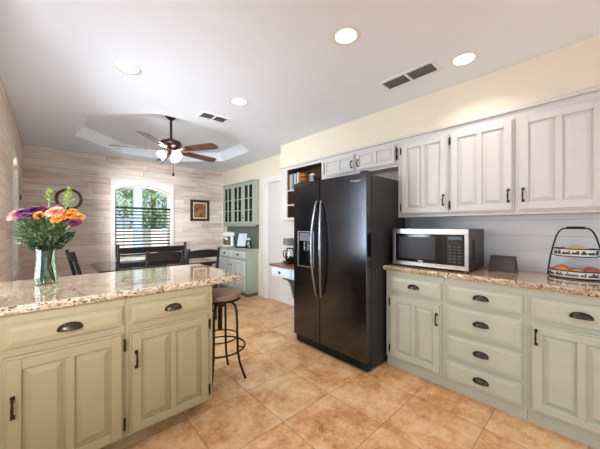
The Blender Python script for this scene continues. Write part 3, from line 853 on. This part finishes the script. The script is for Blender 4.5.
# ------------------------------------------------------------------ dining set
tb = thing('dining_table', 'dark glossy dining table behind the peninsula, reflecting the window', 'table', (1.12, 4.24, 0))
MB().box((-.72, -.46, .725), (.72, .46, .76)).build('tabletop', M['table_top'], tb, bevel=.008)
MB().box((-.64, -.38, .64), (.64, .38, .7245)).build('apron', M['dark_wood'], tb)
for sx in (-1, 1):
    for sy in (-1, 1): MB().box((sx*.62-.035, sy*.36-.035, 0), (sx*.62+.035, sy*.36+.035, .64)).build('leg', M['dark_wood'], tb, bevel=.006)
def make_chair(label):
    t = thing('dining_chair', label, 'chair', (0, 0, 0), 0, 'dark dining chairs')
    w, dp = .43, .42
    MB().box((-w/2, -.02, .43), (w/2, dp-.02, .465)).build('seat', M['dark_wood'], t, bevel=.008)
    for s in (-1, 1):
        x = s*(w/2-.02)
        MB().tube([(x, .01, 0), (x, 0, .43), (x, -.03, .7), (x, -.10, .985)], [.018, .02, .02, .017], 8).build('rear_leg', M['dark_wood'], t, True)
        MB().box((x-.018, dp-.06, 0), (x+.018, dp-.024, .43)).build('front_leg', M['dark_wood'], t, bevel=.004)
    m = MB(); n = 10
    def rail(za, zb, arch, y0, y1):
        for i in range(n):
            xa, xb = -w/2+.02+(w-.04)*i/n, -w/2+.02+(w-.04)*(i+1)/n
            ya, yb = [-.018*math.sin(PI*q/n) for q in (i, i+1)]
            ta, tb_ = [arch*math.sin(PI*q/n) for q in (i, i+1)]
            m.hexa([(xa, y0+ya-.01, za), (xb, y0+yb-.01, za), (xb, y0+yb+.01, za), (xa, y0+ya+.01, za)], [(xa, y1+ya-.01, zb+ta), (xb, y1+yb-.01, zb+tb_), (xb, y1+yb+.01, zb+tb_), (xa, y1+ya+.01, zb+ta)])
    rail(.868, .955, .020, -.068, -.092)
    m.build('top_rail', M['dark_wood'], t)
    m = MB(); rail(.50, .56, .0, -.006, -.014); m.build('lower_rail', M['dark_wood'], t)
    m = MB()
    for s in (-1, 1): m.box((s*(w/2-.02)-.01, .02, .2), (s*(w/2-.02)+.01, dp-.05, .23))
    m.build('stretcher', M['dark_wood'], t)
    return t
ch = make_chair('dark dining chair nearest the arched window, back to the peninsula')
place(ch, (1.0, 3.53, 0), 0)
place(copy_tree(ch), (1.455, 3.50, 0), -.03, 'dark dining chair closest to the pale green hutch, back to the peninsula')
place(copy_tree(ch), (.26, 4.16, 0), -PI/2+.10, 'dark dining chair at the head of the table by the left plank wall')
bn = thing('dining_bench', 'dark wooden bench with a wide back rail under the arched window', 'bench', (1.29, 5.03, 0))
MB().box((-.52, -.40, .43), (.52, .0, .465)).build('seat', M['dark_wood'], bn, bevel=.006)
for s in (-1, 1):
    MB().tube([(s*.51, -.02, 0), (s*.51, 0, .45), (s*.515, .04, .945), (s*.515, .041, .955)], [.024, .024, .022, .022], 8).sphere((s*.515, .041, .965), .026, 10, 8).build('rear_leg', M['dark_wood'], bn, True)
    MB().box((s*.49-.02, -.38, 0), (s*.49+.02, -.34, .43)).build('front_leg', M['dark_wood'], bn, bevel=.004)
MB().box((-.50, .012, .83), (.50, .036, .925)).build('top_rail', M['dark_wood'], bn, bevel=.004)
MB().box((-.50, .0, .66), (.50, .022, .72)).build('lower_rail', M['dark_wood'], bn, bevel=.004)

# ------------------------------------------------------------------ window blind
bl = thing('window_blind', 'dark slatted blind hanging in the lower arched window', 'blind', ((WA+WB)/2, YB-.06, 1.615))
hw = (WB-WA)/2-.002
MB().box((-hw, .03, -.035), (hw, .075, 0)).build('headrail', M['blind'], bl, bevel=.003)
m = MB(); nz = 14
for i in range(nz):
    z = -.075-i*.06
    a_ = math.radians(16); c_, s_ = math.cos(a_)*.026, math.sin(a_)*.026
    m.hexa([(-hw+.01, .055-c_, z-s_-.0045), (hw-.01, .055-c_, z-s_-.0045), (hw-.01, .055+c_, z+s_-.0045), (-hw+.01, .055+c_, z+s_-.0045)], [(-hw+.01, .055-c_, z-s_+.0045), (hw-.01, .055-c_, z-s_+.0045), (hw-.01, .055+c_, z+s_+.0045), (-hw+.01, .055+c_, z+s_+.0045)])
m.build('slats', M['blind'], bl)
m = MB()
for x in (-.32, .32): m.tube([(x, .03, -.03), (x, .03, -.88)], .002, 5); m.tube([(x, .08, -.03), (x, .08, -.88)], .002, 5)
m.build('ladder_cords', M['blind'], bl)

# ------------------------------------------------------------------ clock and picture on the back wall
ck = thing('wall_clock', 'round wooden wall clock with cream face on the plank wall', 'clock', (.212, YB-.001, 1.70))
rot = Matrix.Rotation(PI/2, 4, 'X')
MB().lathe([(.128, .0), (.168, .0), (.172, .012), (.164, .034), (.150, .040), (.136, .030), (.128, .018)], 40, rot, cap=False).build('rim', M['clock_wood'], ck, True)
MB().lathe([(0, .004), (.131, .004), (.131, .014), (0, .014)], 40, rot).build('dial', M['face'], ck)
m = MB()
for i in range(12):
    a_ = i*PI/6; L = .022
    m.box((-.004, -.0165, .085), (.004, -.0142, .085+L), Matrix.Rotation(a_, 4, 'Y'))
m.build('hour_marks', M['print_mark'], ck)
for nm, ang, L, wd in (('hour_hand', -2.05, .058, .006), ('minute_hand', 1.05, .085, .004)):
    MB().prism([(-wd, -.012), (wd, -.012), (wd*.5, L), (-wd*.5, L)], -.020, -.0175, 'XZ', Matrix.Rotation(ang, 4, 'Y')).build(nm, M['black'], ck)
pf = thing('framed_picture', 'small framed brown picture on the plank wall right of the window', 'picture', (2.306, YB-.001, 1.60))
m = MB(); W_, H_ = .202, .222; b_ = .055
m.box((-W_, -.03, -H_), (-W_+b_, 0, H_)); m.box((W_-b_, -.03, -H_), (W_, 0, H_)); m.box((-W_+b_, -.03, -H_), (W_-b_, 0, -H_+b_)); m.box((-W_+b_, -.03, H_-b_), (W_-b_, 0, H_))
m.build('frame', M['frame_wood'], pf, bevel=.005)
MB().box((-W_+b_, -.014, -H_+b_), (W_-b_, -.004, H_-b_)).build('mount', M['mat'], pf)
MB().box((-W_+b_+.022, -.0155, -H_+b_+.022), (W_-b_-.022, -.0142, H_-b_-.022)).build('artwork', M['art'], pf)

# ------------------------------------------------------------------ ceiling fan
FX, FY = 1.07, 3.475
fn = thing('ceiling_fan', 'ceiling fan with reddish brown blades and lit globes under the tray ceiling', 'ceiling fan', (FX, FY, 0))
MB().lathe([(.0, 2.555), (.025, 2.55), (.055, 2.575), (.07, 2.5995), (0, 2.5998)], 24, Matrix.Identity(4)).build('canopy', M['bronze'], fn, True)
MB().lathe([(.014, 2.30), (.014, 2.56)], 12).build('downrod', M['bronze'], fn, True)
MB().lathe([(0, 2.325), (.035, 2.325), (.05, 2.31), (.112, 2.288), (.122, 2.262), (.114, 2.235), (.085, 2.215), (.075, 2.205), (0, 2.20)], 32).build('motor_housing', M['bronze'], fn, True)
MB().lathe([(0, 2.1995), (.075, 2.1995), (.082, 2.175), (.07, 2.15), (.05, 2.135), (.0, 2.13)], 24).build('light_fitter', M['bronze'], fn, True)
aa = math.radians(42.44); rgt = Vector((math.cos(aa), -math.sin(aa), 0)); fwd = Vector((math.sin(aa), math.cos(aa), 0))
for deg in (271, 343, 55, 127, 199):
    p = math.radians(deg); d = math.cos(p)*rgt+math.sin(p)*fwd; th = math.atan2(d.y, d.x)
    R = Matrix.Rotation(th, 4, 'Z') @ Matrix.Translation((0, 0, 2.187)) @ Matrix.Rotation(math.radians(-13), 4, 'X')
    out = [(.20, -.055), (.58, -.068), (.625, -.055), (.64, 0), (.625, .055), (.58, .068), (.20, .055), (.185, 0)]
    b = MB().prism(out, -.004, .004, 'XY', R).build('blade', M['blade_wood'], fn, bevel=.002)
    MB().prism([(.06, -.02), (.14, -.014), (.2, -.04), (.27, -.035), (.29, 0), (.27, .035), (.2, .04), (.14, .014), (.06, .02)], -.011, -.0045, 'XY', R).build('blade_iron', metal('copper_bronze', lin(150, 92, 62), .3), b)
for kk, deg in enumerate((210, 330, 90)):
    p = math.radians(deg); d = math.cos(p)*rgt+math.sin(p)*fwd
    dn = (d*.75+Vector((0, 0, -.66))).normalized(); base = Vector((0, 0, 2.165))+d*.045
    q = Vector((0, 0, 1)).rotation_difference(dn).to_matrix().to_4x4()
    MB().lathe([(.022, -.005), (.024, .03), (.03, .035)], 14, Matrix.Translation(base) @ q).build('socket', M['bronze'], fn, True)
    MB().lathe([(.022, .03), (.034, .04), (.045, .06), (.048, .085), (.051, .10), (.048, .099), (.04, .08), (.0, .078)], 20, Matrix.Translation(base) @ q, cap=False).build('lamp_shade', M['globe'], fn, True)
MB().tube([(.02, -.02, 2.135), (.02, -.02, 1.92)], .003, 6).lathe([(0, 1.87), (.014, 1.882), (.010, 1.915), (0, 1.925)], 10, Matrix.Translation((.02, -.02, 0))).build('pull_chain', M['bronze'], fn)

# recessed lights
cl = thing('recessed_light', 'round recessed ceiling light nearest the tray ceiling', 'ceiling light', (0, 0, ZC), 0, 'recessed can lights')
MB().lathe([(.066, -.004), (.088, -.002), (.094, -.0005), (.066, -.0005)], 32, cap=False).build('trim_ring', M['white'], cl, True)
MB().lathe([(0, -.003), (.066, -.003), (.066, -.001), (0, -.001)], 32).build('lens', M['can'], cl)
spots = [(1.335, 2.329, 'recessed ceiling light close to the small vent by the tray ceiling'), (.432, 2.404, 'recessed ceiling light above the peninsula, leftmost of four'), (1.373, 1.072, 'recessed ceiling light at the top centre, nearest the camera'), (2.187, .649, 'recessed ceiling light beside the soffit, rightmost of four')]
for i, (x, y, lab) in enumerate(spots):
    o = cl if i == 0 else copy_tree(cl)
    place(o, (x, y, ZC), None, lab)
    ld_ = bpy.data.lights.new('can_lamp', 'AREA'); ld_.shape = 'DISK'; ld_.size = .13; ld_.energy = CAN_POWER; ld_.color = (1, .97, .93); ld_.spread = math.radians(125)
    lo = bpy.data.objects.new('can_lamp', ld_); COL.objects.link(lo); lo.parent = o; lo.location = (0, 0, -.006)

# ceiling vents
def vent(label, x0, x1, y0, y1, along):
    t = thing('ceiling_vent', label, 'vent', ((x0+x1)/2, (y0+y1)/2, ZC), 0, 'ceiling vents')
    hx, hy = (x1-x0)/2, (y1-y0)/2; f_ = .025
    m = MB(); m.box((-hx, -hy, -.008), (-hx+f_, hy, -.0005)); m.box((hx-f_, -hy, -.008), (hx, hy, -.0005)); m.box((-hx+f_, -hy, -.008), (hx-f_, -hy+f_, -.0005)); m.box((-hx+f_, hy-f_, -.008), (hx-f_, hy, -.0005))
    if along == 'Y': m.box((-hx+f_, -.01, -.008), (hx-f_, .01, -.0005))
    else: m.box((-.01, -hy+f_, -.008), (.01, hy-f_, -.0005))
    m.build('frame', M['white'], t, bevel=.002)
    MB().box((-hx+f_, -hy+f_, -.0015), (hx-f_, hy-f_, -.0006)).build('duct_opening', paint('dark_duct', lin(58, 58, 60), .8), t)
    m = MB()
    if along == 'Y':
        n = 6
        for i in range(n):
            x = -hx+f_+(2*hx-2*f_)*(i+.5)/n
            m.hexa([(x-.008, -hy+f_, -.007), (x-.006, -hy+f_, -.007), (x-.006, hy-f_, -.007), (x-.008, hy-f_, -.007)], [(x+.005, -hy+f_, -.0016), (x+.007, -hy+f_, -.0016), (x+.007, hy-f_, -.0016), (x+.005, hy-f_, -.0016)])
    else:
        n = 8
        for i in range(n):
            y = -hy+f_+(2*hy-2*f_)*(i+.5)/n
            m.hexa([(-hx+f_, y-.007, -.007), (hx-f_, y-.007, -.007), (hx-f_, y-.005, -.007), (-hx+f_, y-.005, -.007)], [(-hx+f_, y+.004, -.0016), (hx-f_, y+.004, -.0016), (hx-f_, y+.006, -.0016), (-hx+f_, y+.006, -.0016)])
    m.build('louvers', paint('grey_louvers', lin(205, 205, 207), .5), t)
vent('long ceiling vent near the soffit, between two recessed lights', 2.025, 2.212, .80, 1.25, 'Y')
vent('small ceiling vent at the edge of the tray ceiling', 1.165, 1.487, 2.765, 2.945, 'X')

# ------------------------------------------------------------------ hutch
HY = 4.20
hu = thing('hutch', 'pale green built-in hutch with glass doors against the cream wall', 'hutch', (2.57, HY+1.15, 0), RW)
# local x: 0 at the far (left) end, 1.15 at the near end
HB = XR-.002-2.57
MB().box((.02, .004, .06), (1.13, HB, .835)).build('base_carcass', M['mint'], hu, bevel=.003)
MB().box((.03, .03, 0), (1.12, HB, .06)).build('toe_kick', M['mint_dark'], hu)
MB().box((.0, -.015, .8355), (1.15, HB, .86)).build('base_top', M['mint'], hu, bevel=.004)
def knob(parent, x, z, t): MB().lathe([(.006, 0), (.006, .012), (.014, .018), (.014, .024), (0, .028)], 12, Matrix.Translation((x, -t, z)) @ Matrix.Rotation(PI/2, 4, 'X')).build('knob', M['bronze'], parent, True)
HL = paint('pale_blue_hutch_front', lin(206, 211, 206), .42)
for x in (.09, .60):
    o = drawer_front(.49, .13).build('drawer', HL, hu, bevel=.002); o.location = (x, .004, .68); cup_back(o, .245, .065, .02, .08, .03); cup_pull(o, .245, .065, .02, .08, .03)
    o = panel_door(.49, .54, npan=2).build('door', HL, hu, bevel=.002); o.location = (x, .004, .10)
    knob(o, .455 if x < .3 else .035, .44, .02)
UY = .15   # the upper part is shallower
MB().box((-.02, HB-.02, .8605), (1.16, HB-.008, 1.30)).build('back_panel', M['mint_dark'], hu)
m = MB(); UZ0, UZ1 = 1.30, 2.10
x0_, x1_ = -.02, 1.17
m.box((x0_, UY, UZ0), (x0_+.025, HB-.002, UZ1)); m.box((x1_-.025, UY, UZ0), (x1_, HB-.002, UZ1)); m.box((x0_+.025, UY, UZ0), (x1_-.025, HB-.002, UZ0+.04)); m.box((x0_+.025, UY, UZ1-.04), (x1_-.025, HB-.002, UZ1)); m.box((x0_-.01, UY-.02, UZ1), (x1_+.01, HB-.002, UZ1+.025)); m.box((x0_-.005, UY-.012, UZ0-.03), (x1_+.005, UY+.02, UZ0))
m.build('upper_carcass', M['mint'], hu, bevel=.003)
MB().box((x0_+.026, HB-.014, UZ0+.04), (x1_-.026, HB-.004, UZ1-.04)).build('interior_back', M['mint_dark'], hu)
for z in (1.56, 1.80): MB().box((x0_+.026, UY+.014, z), (x1_-.026, HB-.0145, z+.014)).build('shelf', M['mint'], hu)
dwid = (x1_-x0_-.01)/3
for i in range(3):
    dr = MB(); s_ = .05; w = dwid-.006; h = UZ1-UZ0-.02
    dr.box((0, -.02, 0), (s_, 0, h)); dr.box((w-s_, -.02, 0), (w, 0, h)); dr.box((s_, -.02, 0), (w-s_, 0, s_)); dr.box((s_, -.02, h-s_), (w-s_, 0, h)); dr.box((w/2-.012, -.018, s_), (w/2+.012, -.002, h-s_))
    for zz in (.34, .62): dr.box((s_, -.016, h*zz-.006), (w-s_, -.004, h*zz+.006))
    o = dr.build('glass_door', M['mint'], hu, bevel=.002); o.location = (x0_+.008+i*dwid, UY-.001, UZ0+.01)
    MB().box((s_, -.0025, s_), (w-s_, -.0005, h-s_)).build('pane', M['hutchglass'], o)
    knob(o, .025 if i == 2 else w-.025, .12, .02)
# things on the hutch
mx = thing('stand_mixer', 'white stand mixer on the hutch counter by the plank wall', 'mixer', (2.685, 5.08, .86), PI*.80)
m = MB(); m.box((-.10, -.065, 0), (.12, .065, .03)); m.build('base', M['ivory'], mx, bevel=.014, seg=3)
MB().hexa([(-.10, -.045, .03), (-.03, -.045, .03), (-.03, .045, .03), (-.10, .045, .03)], [(-.085, -.035, .20), (-.03, -.035, .20), (-.03, .035, .20), (-.085, .035, .20)]).build('column', M['ivory'], mx, bevel=.01)
MB().tube([(-.115, 0, .235), (-.10, 0, .24), (0, 0, .245), (.09, 0, .24), (.125, 0, .235)], [.03, .052, .056, .05, .03], 16).build('head', M['ivory'], mx, True)
MB().lathe([(.04, .031), (.07, .07), (.082, .15), (.078, .15), (.066, .075), (0, .04)], 24, Matrix.Translation((.055, 0, 0)), cap=False).build('bowl', M['steel'], mx, True)
cb = thing('cookbook_stand', 'white cookbook leaning on a small stand on the hutch counter', 'book', (2.70, 4.62, .86), RW+.5)
MB().hexa([(-.09, -.02, .03), (.09, -.02, .03), (.09, 0, .03), (-.09, 0, .03)], [(-.09, .06, .27), (.09, .06, .27), (.09, .08, .27), (-.09, .08, .27)]).build('cover', M['paleblue'], cb, bevel=.003)
MB().box((-.10, -.045, 0), (.10, .08, .022)).tube([(0, .07, .02), (0, .075, .18)], .006, 6).build('stand', M['dark_wood'], cb)
jar((2.69, 4.35, .86), .05, .20, M['hutchglass'], 'glass jar with pale lid on the hutch counter', 'glass_jar')

# ------------------------------------------------------------------ desk beside the fridge
dk = thing('wall_desk', 'small built-in desk with walnut top and pale blue drawer, left of the fridge', 'desk', (2.20, 3.03, 0), RW)
DD = XR-.014-2.20
MB().box((0, 0, .735), (.70, DD, .762)).build('desk_top', M['desk_wood'], dk, bevel=.004)
MB().box((.02, .03, .60), (.69, DD, .7345)).build('drawer_box', M['paleblue'], dk)
o = drawer_front(.40, .118).build('drawer', M['paleblue'], dk, bevel=.002); o.location = (.035, .0295, .608)
MB().lathe([(.008, 0), (.008, .012), (.018, .02), (.018, .028), (0, .033)], 14, Matrix.Translation((.20, -.02, .059)) @ Matrix.Rotation(PI/2, 4, 'X')).build('knob', metal('grey_blue_knob', lin(96, 108, 128), .4, .6), o, True)
pr = [(.035, .5995), (DD, .5995), (DD, .20), (.33, .20), (.26, .24), (.205, .33), (.175, .45), (.14, .53), (.09, .565), (.035, .58)]
MB().prism([(y, z) for y, z in pr], .24, .27, 'YZ').build('bracket', M['greygreen'], dk, bevel=.003)
MB().prism([(y, z) for y, z in pr], .62, .65, 'YZ').build('bracket', M['greygreen'], dk, bevel=.003)
cm = thing('coffee_maker', 'black and silver coffee maker on the small desk by the fridge', 'coffee maker', (2.44, 2.83, .762), RW-.35)
MB().box((-.09, -.10, 0), (.09, .12, .035)).build('base', M['black'], cm, bevel=.008)
MB().box((-.09, .045, .035), (.09, .12, .25)).build('water_tank', M['handle_steel'], cm, bevel=.006)
MB().box((-.092, -.10, .25), (.092, .122, .345)).build('brew_head', paint('grey_brewer_plastic', lin(120, 120, 122), .4), cm, bevel=.01)
cf = MB().lathe([(0, .036), (.058, .037), (.068, .07), (.066, .13), (.045, .185), (.05, .20)], 22, Matrix.Translation((0, -.03, 0)), cap=False).build('carafe', M['hutchglass'], cm, True)
MB().lathe([(0, .038), (.055, .039), (.064, .07), (.063, .10), (0, .10)], 22, Matrix.Translation((0, -.03, 0))).build('coffee', M['blackgloss'], cf, True)
MB().tube([(0, -.085, .18), (0, -.125, .17), (0, -.125, .10), (0, -.09, .075)], .008, 8).build('carafe_handle', M['black'], cf, True)
MB().lathe([(.052, .20), (.05, .215), (0, .22)], 18, Matrix.Translation((0, -.03, 0))).build('carafe_lid', M['black'], cf, True)

# ------------------------------------------------------------------ vase of flowers
VX, VY, VZ = -.022, 2.295, .914
va = thing('glass_vase', 'clear glass vase of mixed flowers on the peninsula', 'vase', (VX, VY, VZ))
MB().lathe([(0, .0), (.046, .0), (.053, .006), (.058, .04), (.054, .09), (.048, .14), (.048, .19), (.056, .225), (.072, .247), (.070, .2485), (.053, .226), (.045, .19), (.045, .14), (.051, .09), (.055, .04), (.050, .012), (0, .010)], 28).build('vase_body', M['vaseglass'], va, True)
pet = {}
def pmat(key, a, b):
    if key not in pet:
        t = NT('petal_'+key); n = t.noise(t.obj(), 30, 3)
        t.set(Base_Color=t.ramp(n, [(.3, a), (.7, b)]), Roughness=.6); pet[key] = t.m
    return pet[key]
pmat('peach', lin(206, 116, 84), lin(234, 158, 122)); pmat('pink', lin(206, 120, 106), lin(232, 160, 144)); pmat('purple', lin(82, 20, 70), lin(126, 50, 110))
pmat('magenta', lin(84, 14, 50), lin(128, 34, 76)); pmat('orange', lin(200, 100, 18), lin(228, 142, 44)); pmat('gold', lin(190, 108, 20), lin(222, 146, 52)); pmat('lime', lin(96, 132, 30), lin(150, 174, 62))
stem_m = paint('stem_green', lin(104, 124, 70), .5, .2)
leafm = leaf_mat('bouquet_leaves', lin(12, 24, 12), lin(30, 50, 24), lin(80, 104, 54))
def bloom(m, R, layers, rng, tilt):
    for L in range(layers):
        f_ = 1-.82*L/layers; n = int(11+8*f_)
        lift = math.radians(8+72*L/layers)
        for i in range(n):
            th = 2*PI*(i+.5*(L % 2))/n+rng.uniform(-.12, .12)
            d = Vector((math.cos(th), math.sin(th), 0)); s = Vector((-d.y, d.x, 0)); w = R*.17*f_+.0015
            el = lift+rng.uniform(-.12, .12); r1 = R*(.55+.45*f_)*rng.uniform(.9, 1.05)
            dv = d*math.cos(el)+Vector((0, 0, math.sin(el)))
            p0 = Vector((0, 0, .004)); p1 = dv*r1*.6; p2 = dv*r1+Vector((0, 0, -.10*R))
            m.quad(tilt@(p0-s*w*.3), tilt@(p1-s*w), tilt@(p1+s*w), tilt@(p0+s*w*.3)); m.quad(tilt@(p1-s*w), tilt@(p2-s*w*.35), tilt@(p2+s*w*.35), tilt@(p1+s*w))
def flower(u, v, depth, R, key, name, label, layers=4, spike=False, seed=0):
    """u,v: offsets (right, up) in metres from the vase axis; depth: towards the room's far end"""
    rng = random.Random(seed+11)
    c = rgt*u+fwd*depth+Vector((0, 0, v))
    t = thing(name, label, 'flower', (VX, VY, VZ), 0, 'flowers in the glass vase')
    neck = Vector((u*.10, 0, 0)); nk = rgt*max(-.03, min(.03, u*.25))+fwd*max(-.03, min(.03, depth*.25))+Vector((0, 0, .225))
    foot = -rgt*max(-.026, min(.026, u*.22))-fwd*max(-.02, min(.02, depth*.2))+Vector((0, 0, .02))
    MB().tube([foot, (foot+nk)/2, nk, (nk+c)/2+Vector((0, 0, .02)), c], .0028, 6).build('stem', stem_m, t, True)
    m = MB()
    if spike:
        for i in range(34):
            s = i/34; th = i*2.4; r_ = .024*(1-s*.75); z = -.03+s*.085
            p = c+Vector((r_*math.cos(th), r_*math.sin(th), z)); d = Vector((math.cos(th), math.sin(th), .5))*.014; sd = Vector((-math.sin(th), math.cos(th), 0))*.007
            m.quad(p-d*.3, p+sd, p+d, p-sd)
    else:
        ax = (c-Vector((0, 0, .16))).normalized()*.6+Vector((0, 0, .7)) - fwd*.35
        R *= 1.08; ax = ax.normalized()-fwd*.35
        tilt = Matrix.Translation(c) @ Vector((0, 0, 1)).rotation_difference(ax.normalized()).to_matrix().to_4x4()
        bloom(m, R, layers+2, rng, tilt)
    m.build('bloom', pet[key], t)
    return t
PXM = 1/272.5*1.681   # metres per pixel at the vase
def fp(px, py): return ((px-46)*PXM, (284-py)*PXM*1.0)
FL = [(21, 216, -.02, .052, 'pink', 'chrysanthemum', 'pale pink chrysanthemum at the far left of the bouquet'),
      (14, 218, .0, .034, 'pink', 'chrysanthemum', 'small pink chrysanthemum drooping at the left edge of the bouquet'),
      (31, 211, .02, .046, 'purple', 'aster', 'purple aster right of the pale pink chrysanthemum'),
      (36, 209, .05, .038, 'magenta', 'aster', 'deep magenta aster at the back left of the bouquet'),
      (45, 211, .02, .044, 'magenta', 'aster', 'deep magenta aster at the top middle of the bouquet'),
      (50, 208, .05, .036, 'purple', 'aster', 'violet aster at the top middle of the bouquet'),
      (39, 217, -.05, .030, 'purple', 'aster', 'small violet aster at the front middle of the bouquet'),
      (47, 216, -.05, .032, 'orange', 'marigold', 'orange marigold at the front middle of the bouquet'),
      (60, 213, -.03, .050, 'peach', 'dahlia', 'large peach dahlia at the front right of the bouquet'),
      (54, 211, .02, .036, 'peach', 'dahlia', 'smaller peach dahlia behind the large one'),
      (69, 216, .0, .040, 'orange', 'marigold', 'orange marigold right of the large peach dahlia'),
      (75, 217, .03, .032, 'gold', 'marigold', 'golden marigold at the right edge of the bouquet'),
      (76, 223, -.01, .036, 'magenta', 'aster', 'dark red aster hanging at the lower right of the bouquet'),
      (70, 222, .05, .030, 'magenta', 'aster', 'dark red aster behind the golden marigold'),
      (27, 213, -.03, .036, 'purple', 'aster', 'purple aster behind the pale pink chrysanthemum'),
      (33, 217, -.05, .034, 'purple', 'aster', 'purple aster at the front left of the bouquet'),
      (65, 220, -.06, .030, 'orange', 'marigold', 'orange marigold below the large peach dahlia'),
      (66, 212, .04, .034, 'gold', 'marigold', 'golden marigold at the back right of the bouquet')]
for i, (px, py, dp_, R, key, nm, lab) in enumerate(FL):
    u, v = fp(px, py); flower(u, v, dp_, R, key, nm, lab, seed=i)
u, v = fp(45, 197); flower(u, v, .03, 0, 'lime', 'bells_of_ireland', 'lime green flower spike above the middle of the bouquet', spike=True)
u, v = fp(65, 203); flower(u, v, .02, 0, 'lime', 'bells_of_ireland', 'lime green flower spike in front of the wall clock', spike=True)
u, v = fp(64, 195); flower(u, v, .04, 0, 'lime', 'bells_of_ireland', 'tallest lime green flower spike beside the wall clock', spike=True)
rng = random.Random(5); m = MB()
for i in range(900):
    th = rng.uniform(0, 2*PI); r_ = .138*math.sqrt(rng.random()); z = .215+rng.random()*.20
    r_ *= .40+.60*min(1, (z-.2)/.10)
    if z > .34: r_ *= .92
    c = Vector((r_*math.cos(th), r_*math.sin(th), z))
    d = (Vector((math.cos(th), math.sin(th), rng.uniform(-.5, 1.0)))).normalized(); s = d.cross(Vector((rng.uniform(-.4, .4), rng.uniform(-.4, .4), 1))).normalized()
    L = rng.uniform(.024, .048); w = L*.22
    nrm = d.cross(s)*L*.12
    m.quad(c-d*L*.5, c-s*w+nrm, c+d*L*.1, c+s*w+nrm) if False else None
    a0, a1, a2 = c-d*L*.5, c+nrm, c+d*L*.6
    m.quad(a0, a1-s*w, a2, a1+s*w)
for q in range(32):
    th = rng.uniform(0, 2*PI); a0 = rng.uniform(0, 2*PI)
    m.tube([(.042*math.cos(a0), .042*math.sin(a0), .015), (.022*math.cos(th), .022*math.sin(th), .13), (.034*math.cos(th), .034*math.sin(th), .24)], .0024, 5)
for px, py in ((17, 243), (22, 240), (27, 244)):
    u, v = fp(px, py); c = rgt*u+Vector((0, 0, v)); s = Vector((0, 0, 1))
    for q in range(4):
        dd_ = (rgt*math.cos(q*1.3)+s*math.sin(q*1.3))*.022; ss = fwd*.004+s*.009
        m.quad(c, c+dd_*.5+ss, c+dd_, c+dd_*.5-ss)
m.tube([(rgt*-.03+Vector((0, 0, .235))), (rgt*-.09+Vector((0, 0, .255))), (rgt*-.165+Vector((0, 0, .25)))], .002, 5)
o = m.build('bouquet_leaves', leafm); o.location = (VX, VY, VZ)
tag(o, 'dense dark green leaves filling the bouquet under the blooms', 'leaves', kind='stuff')
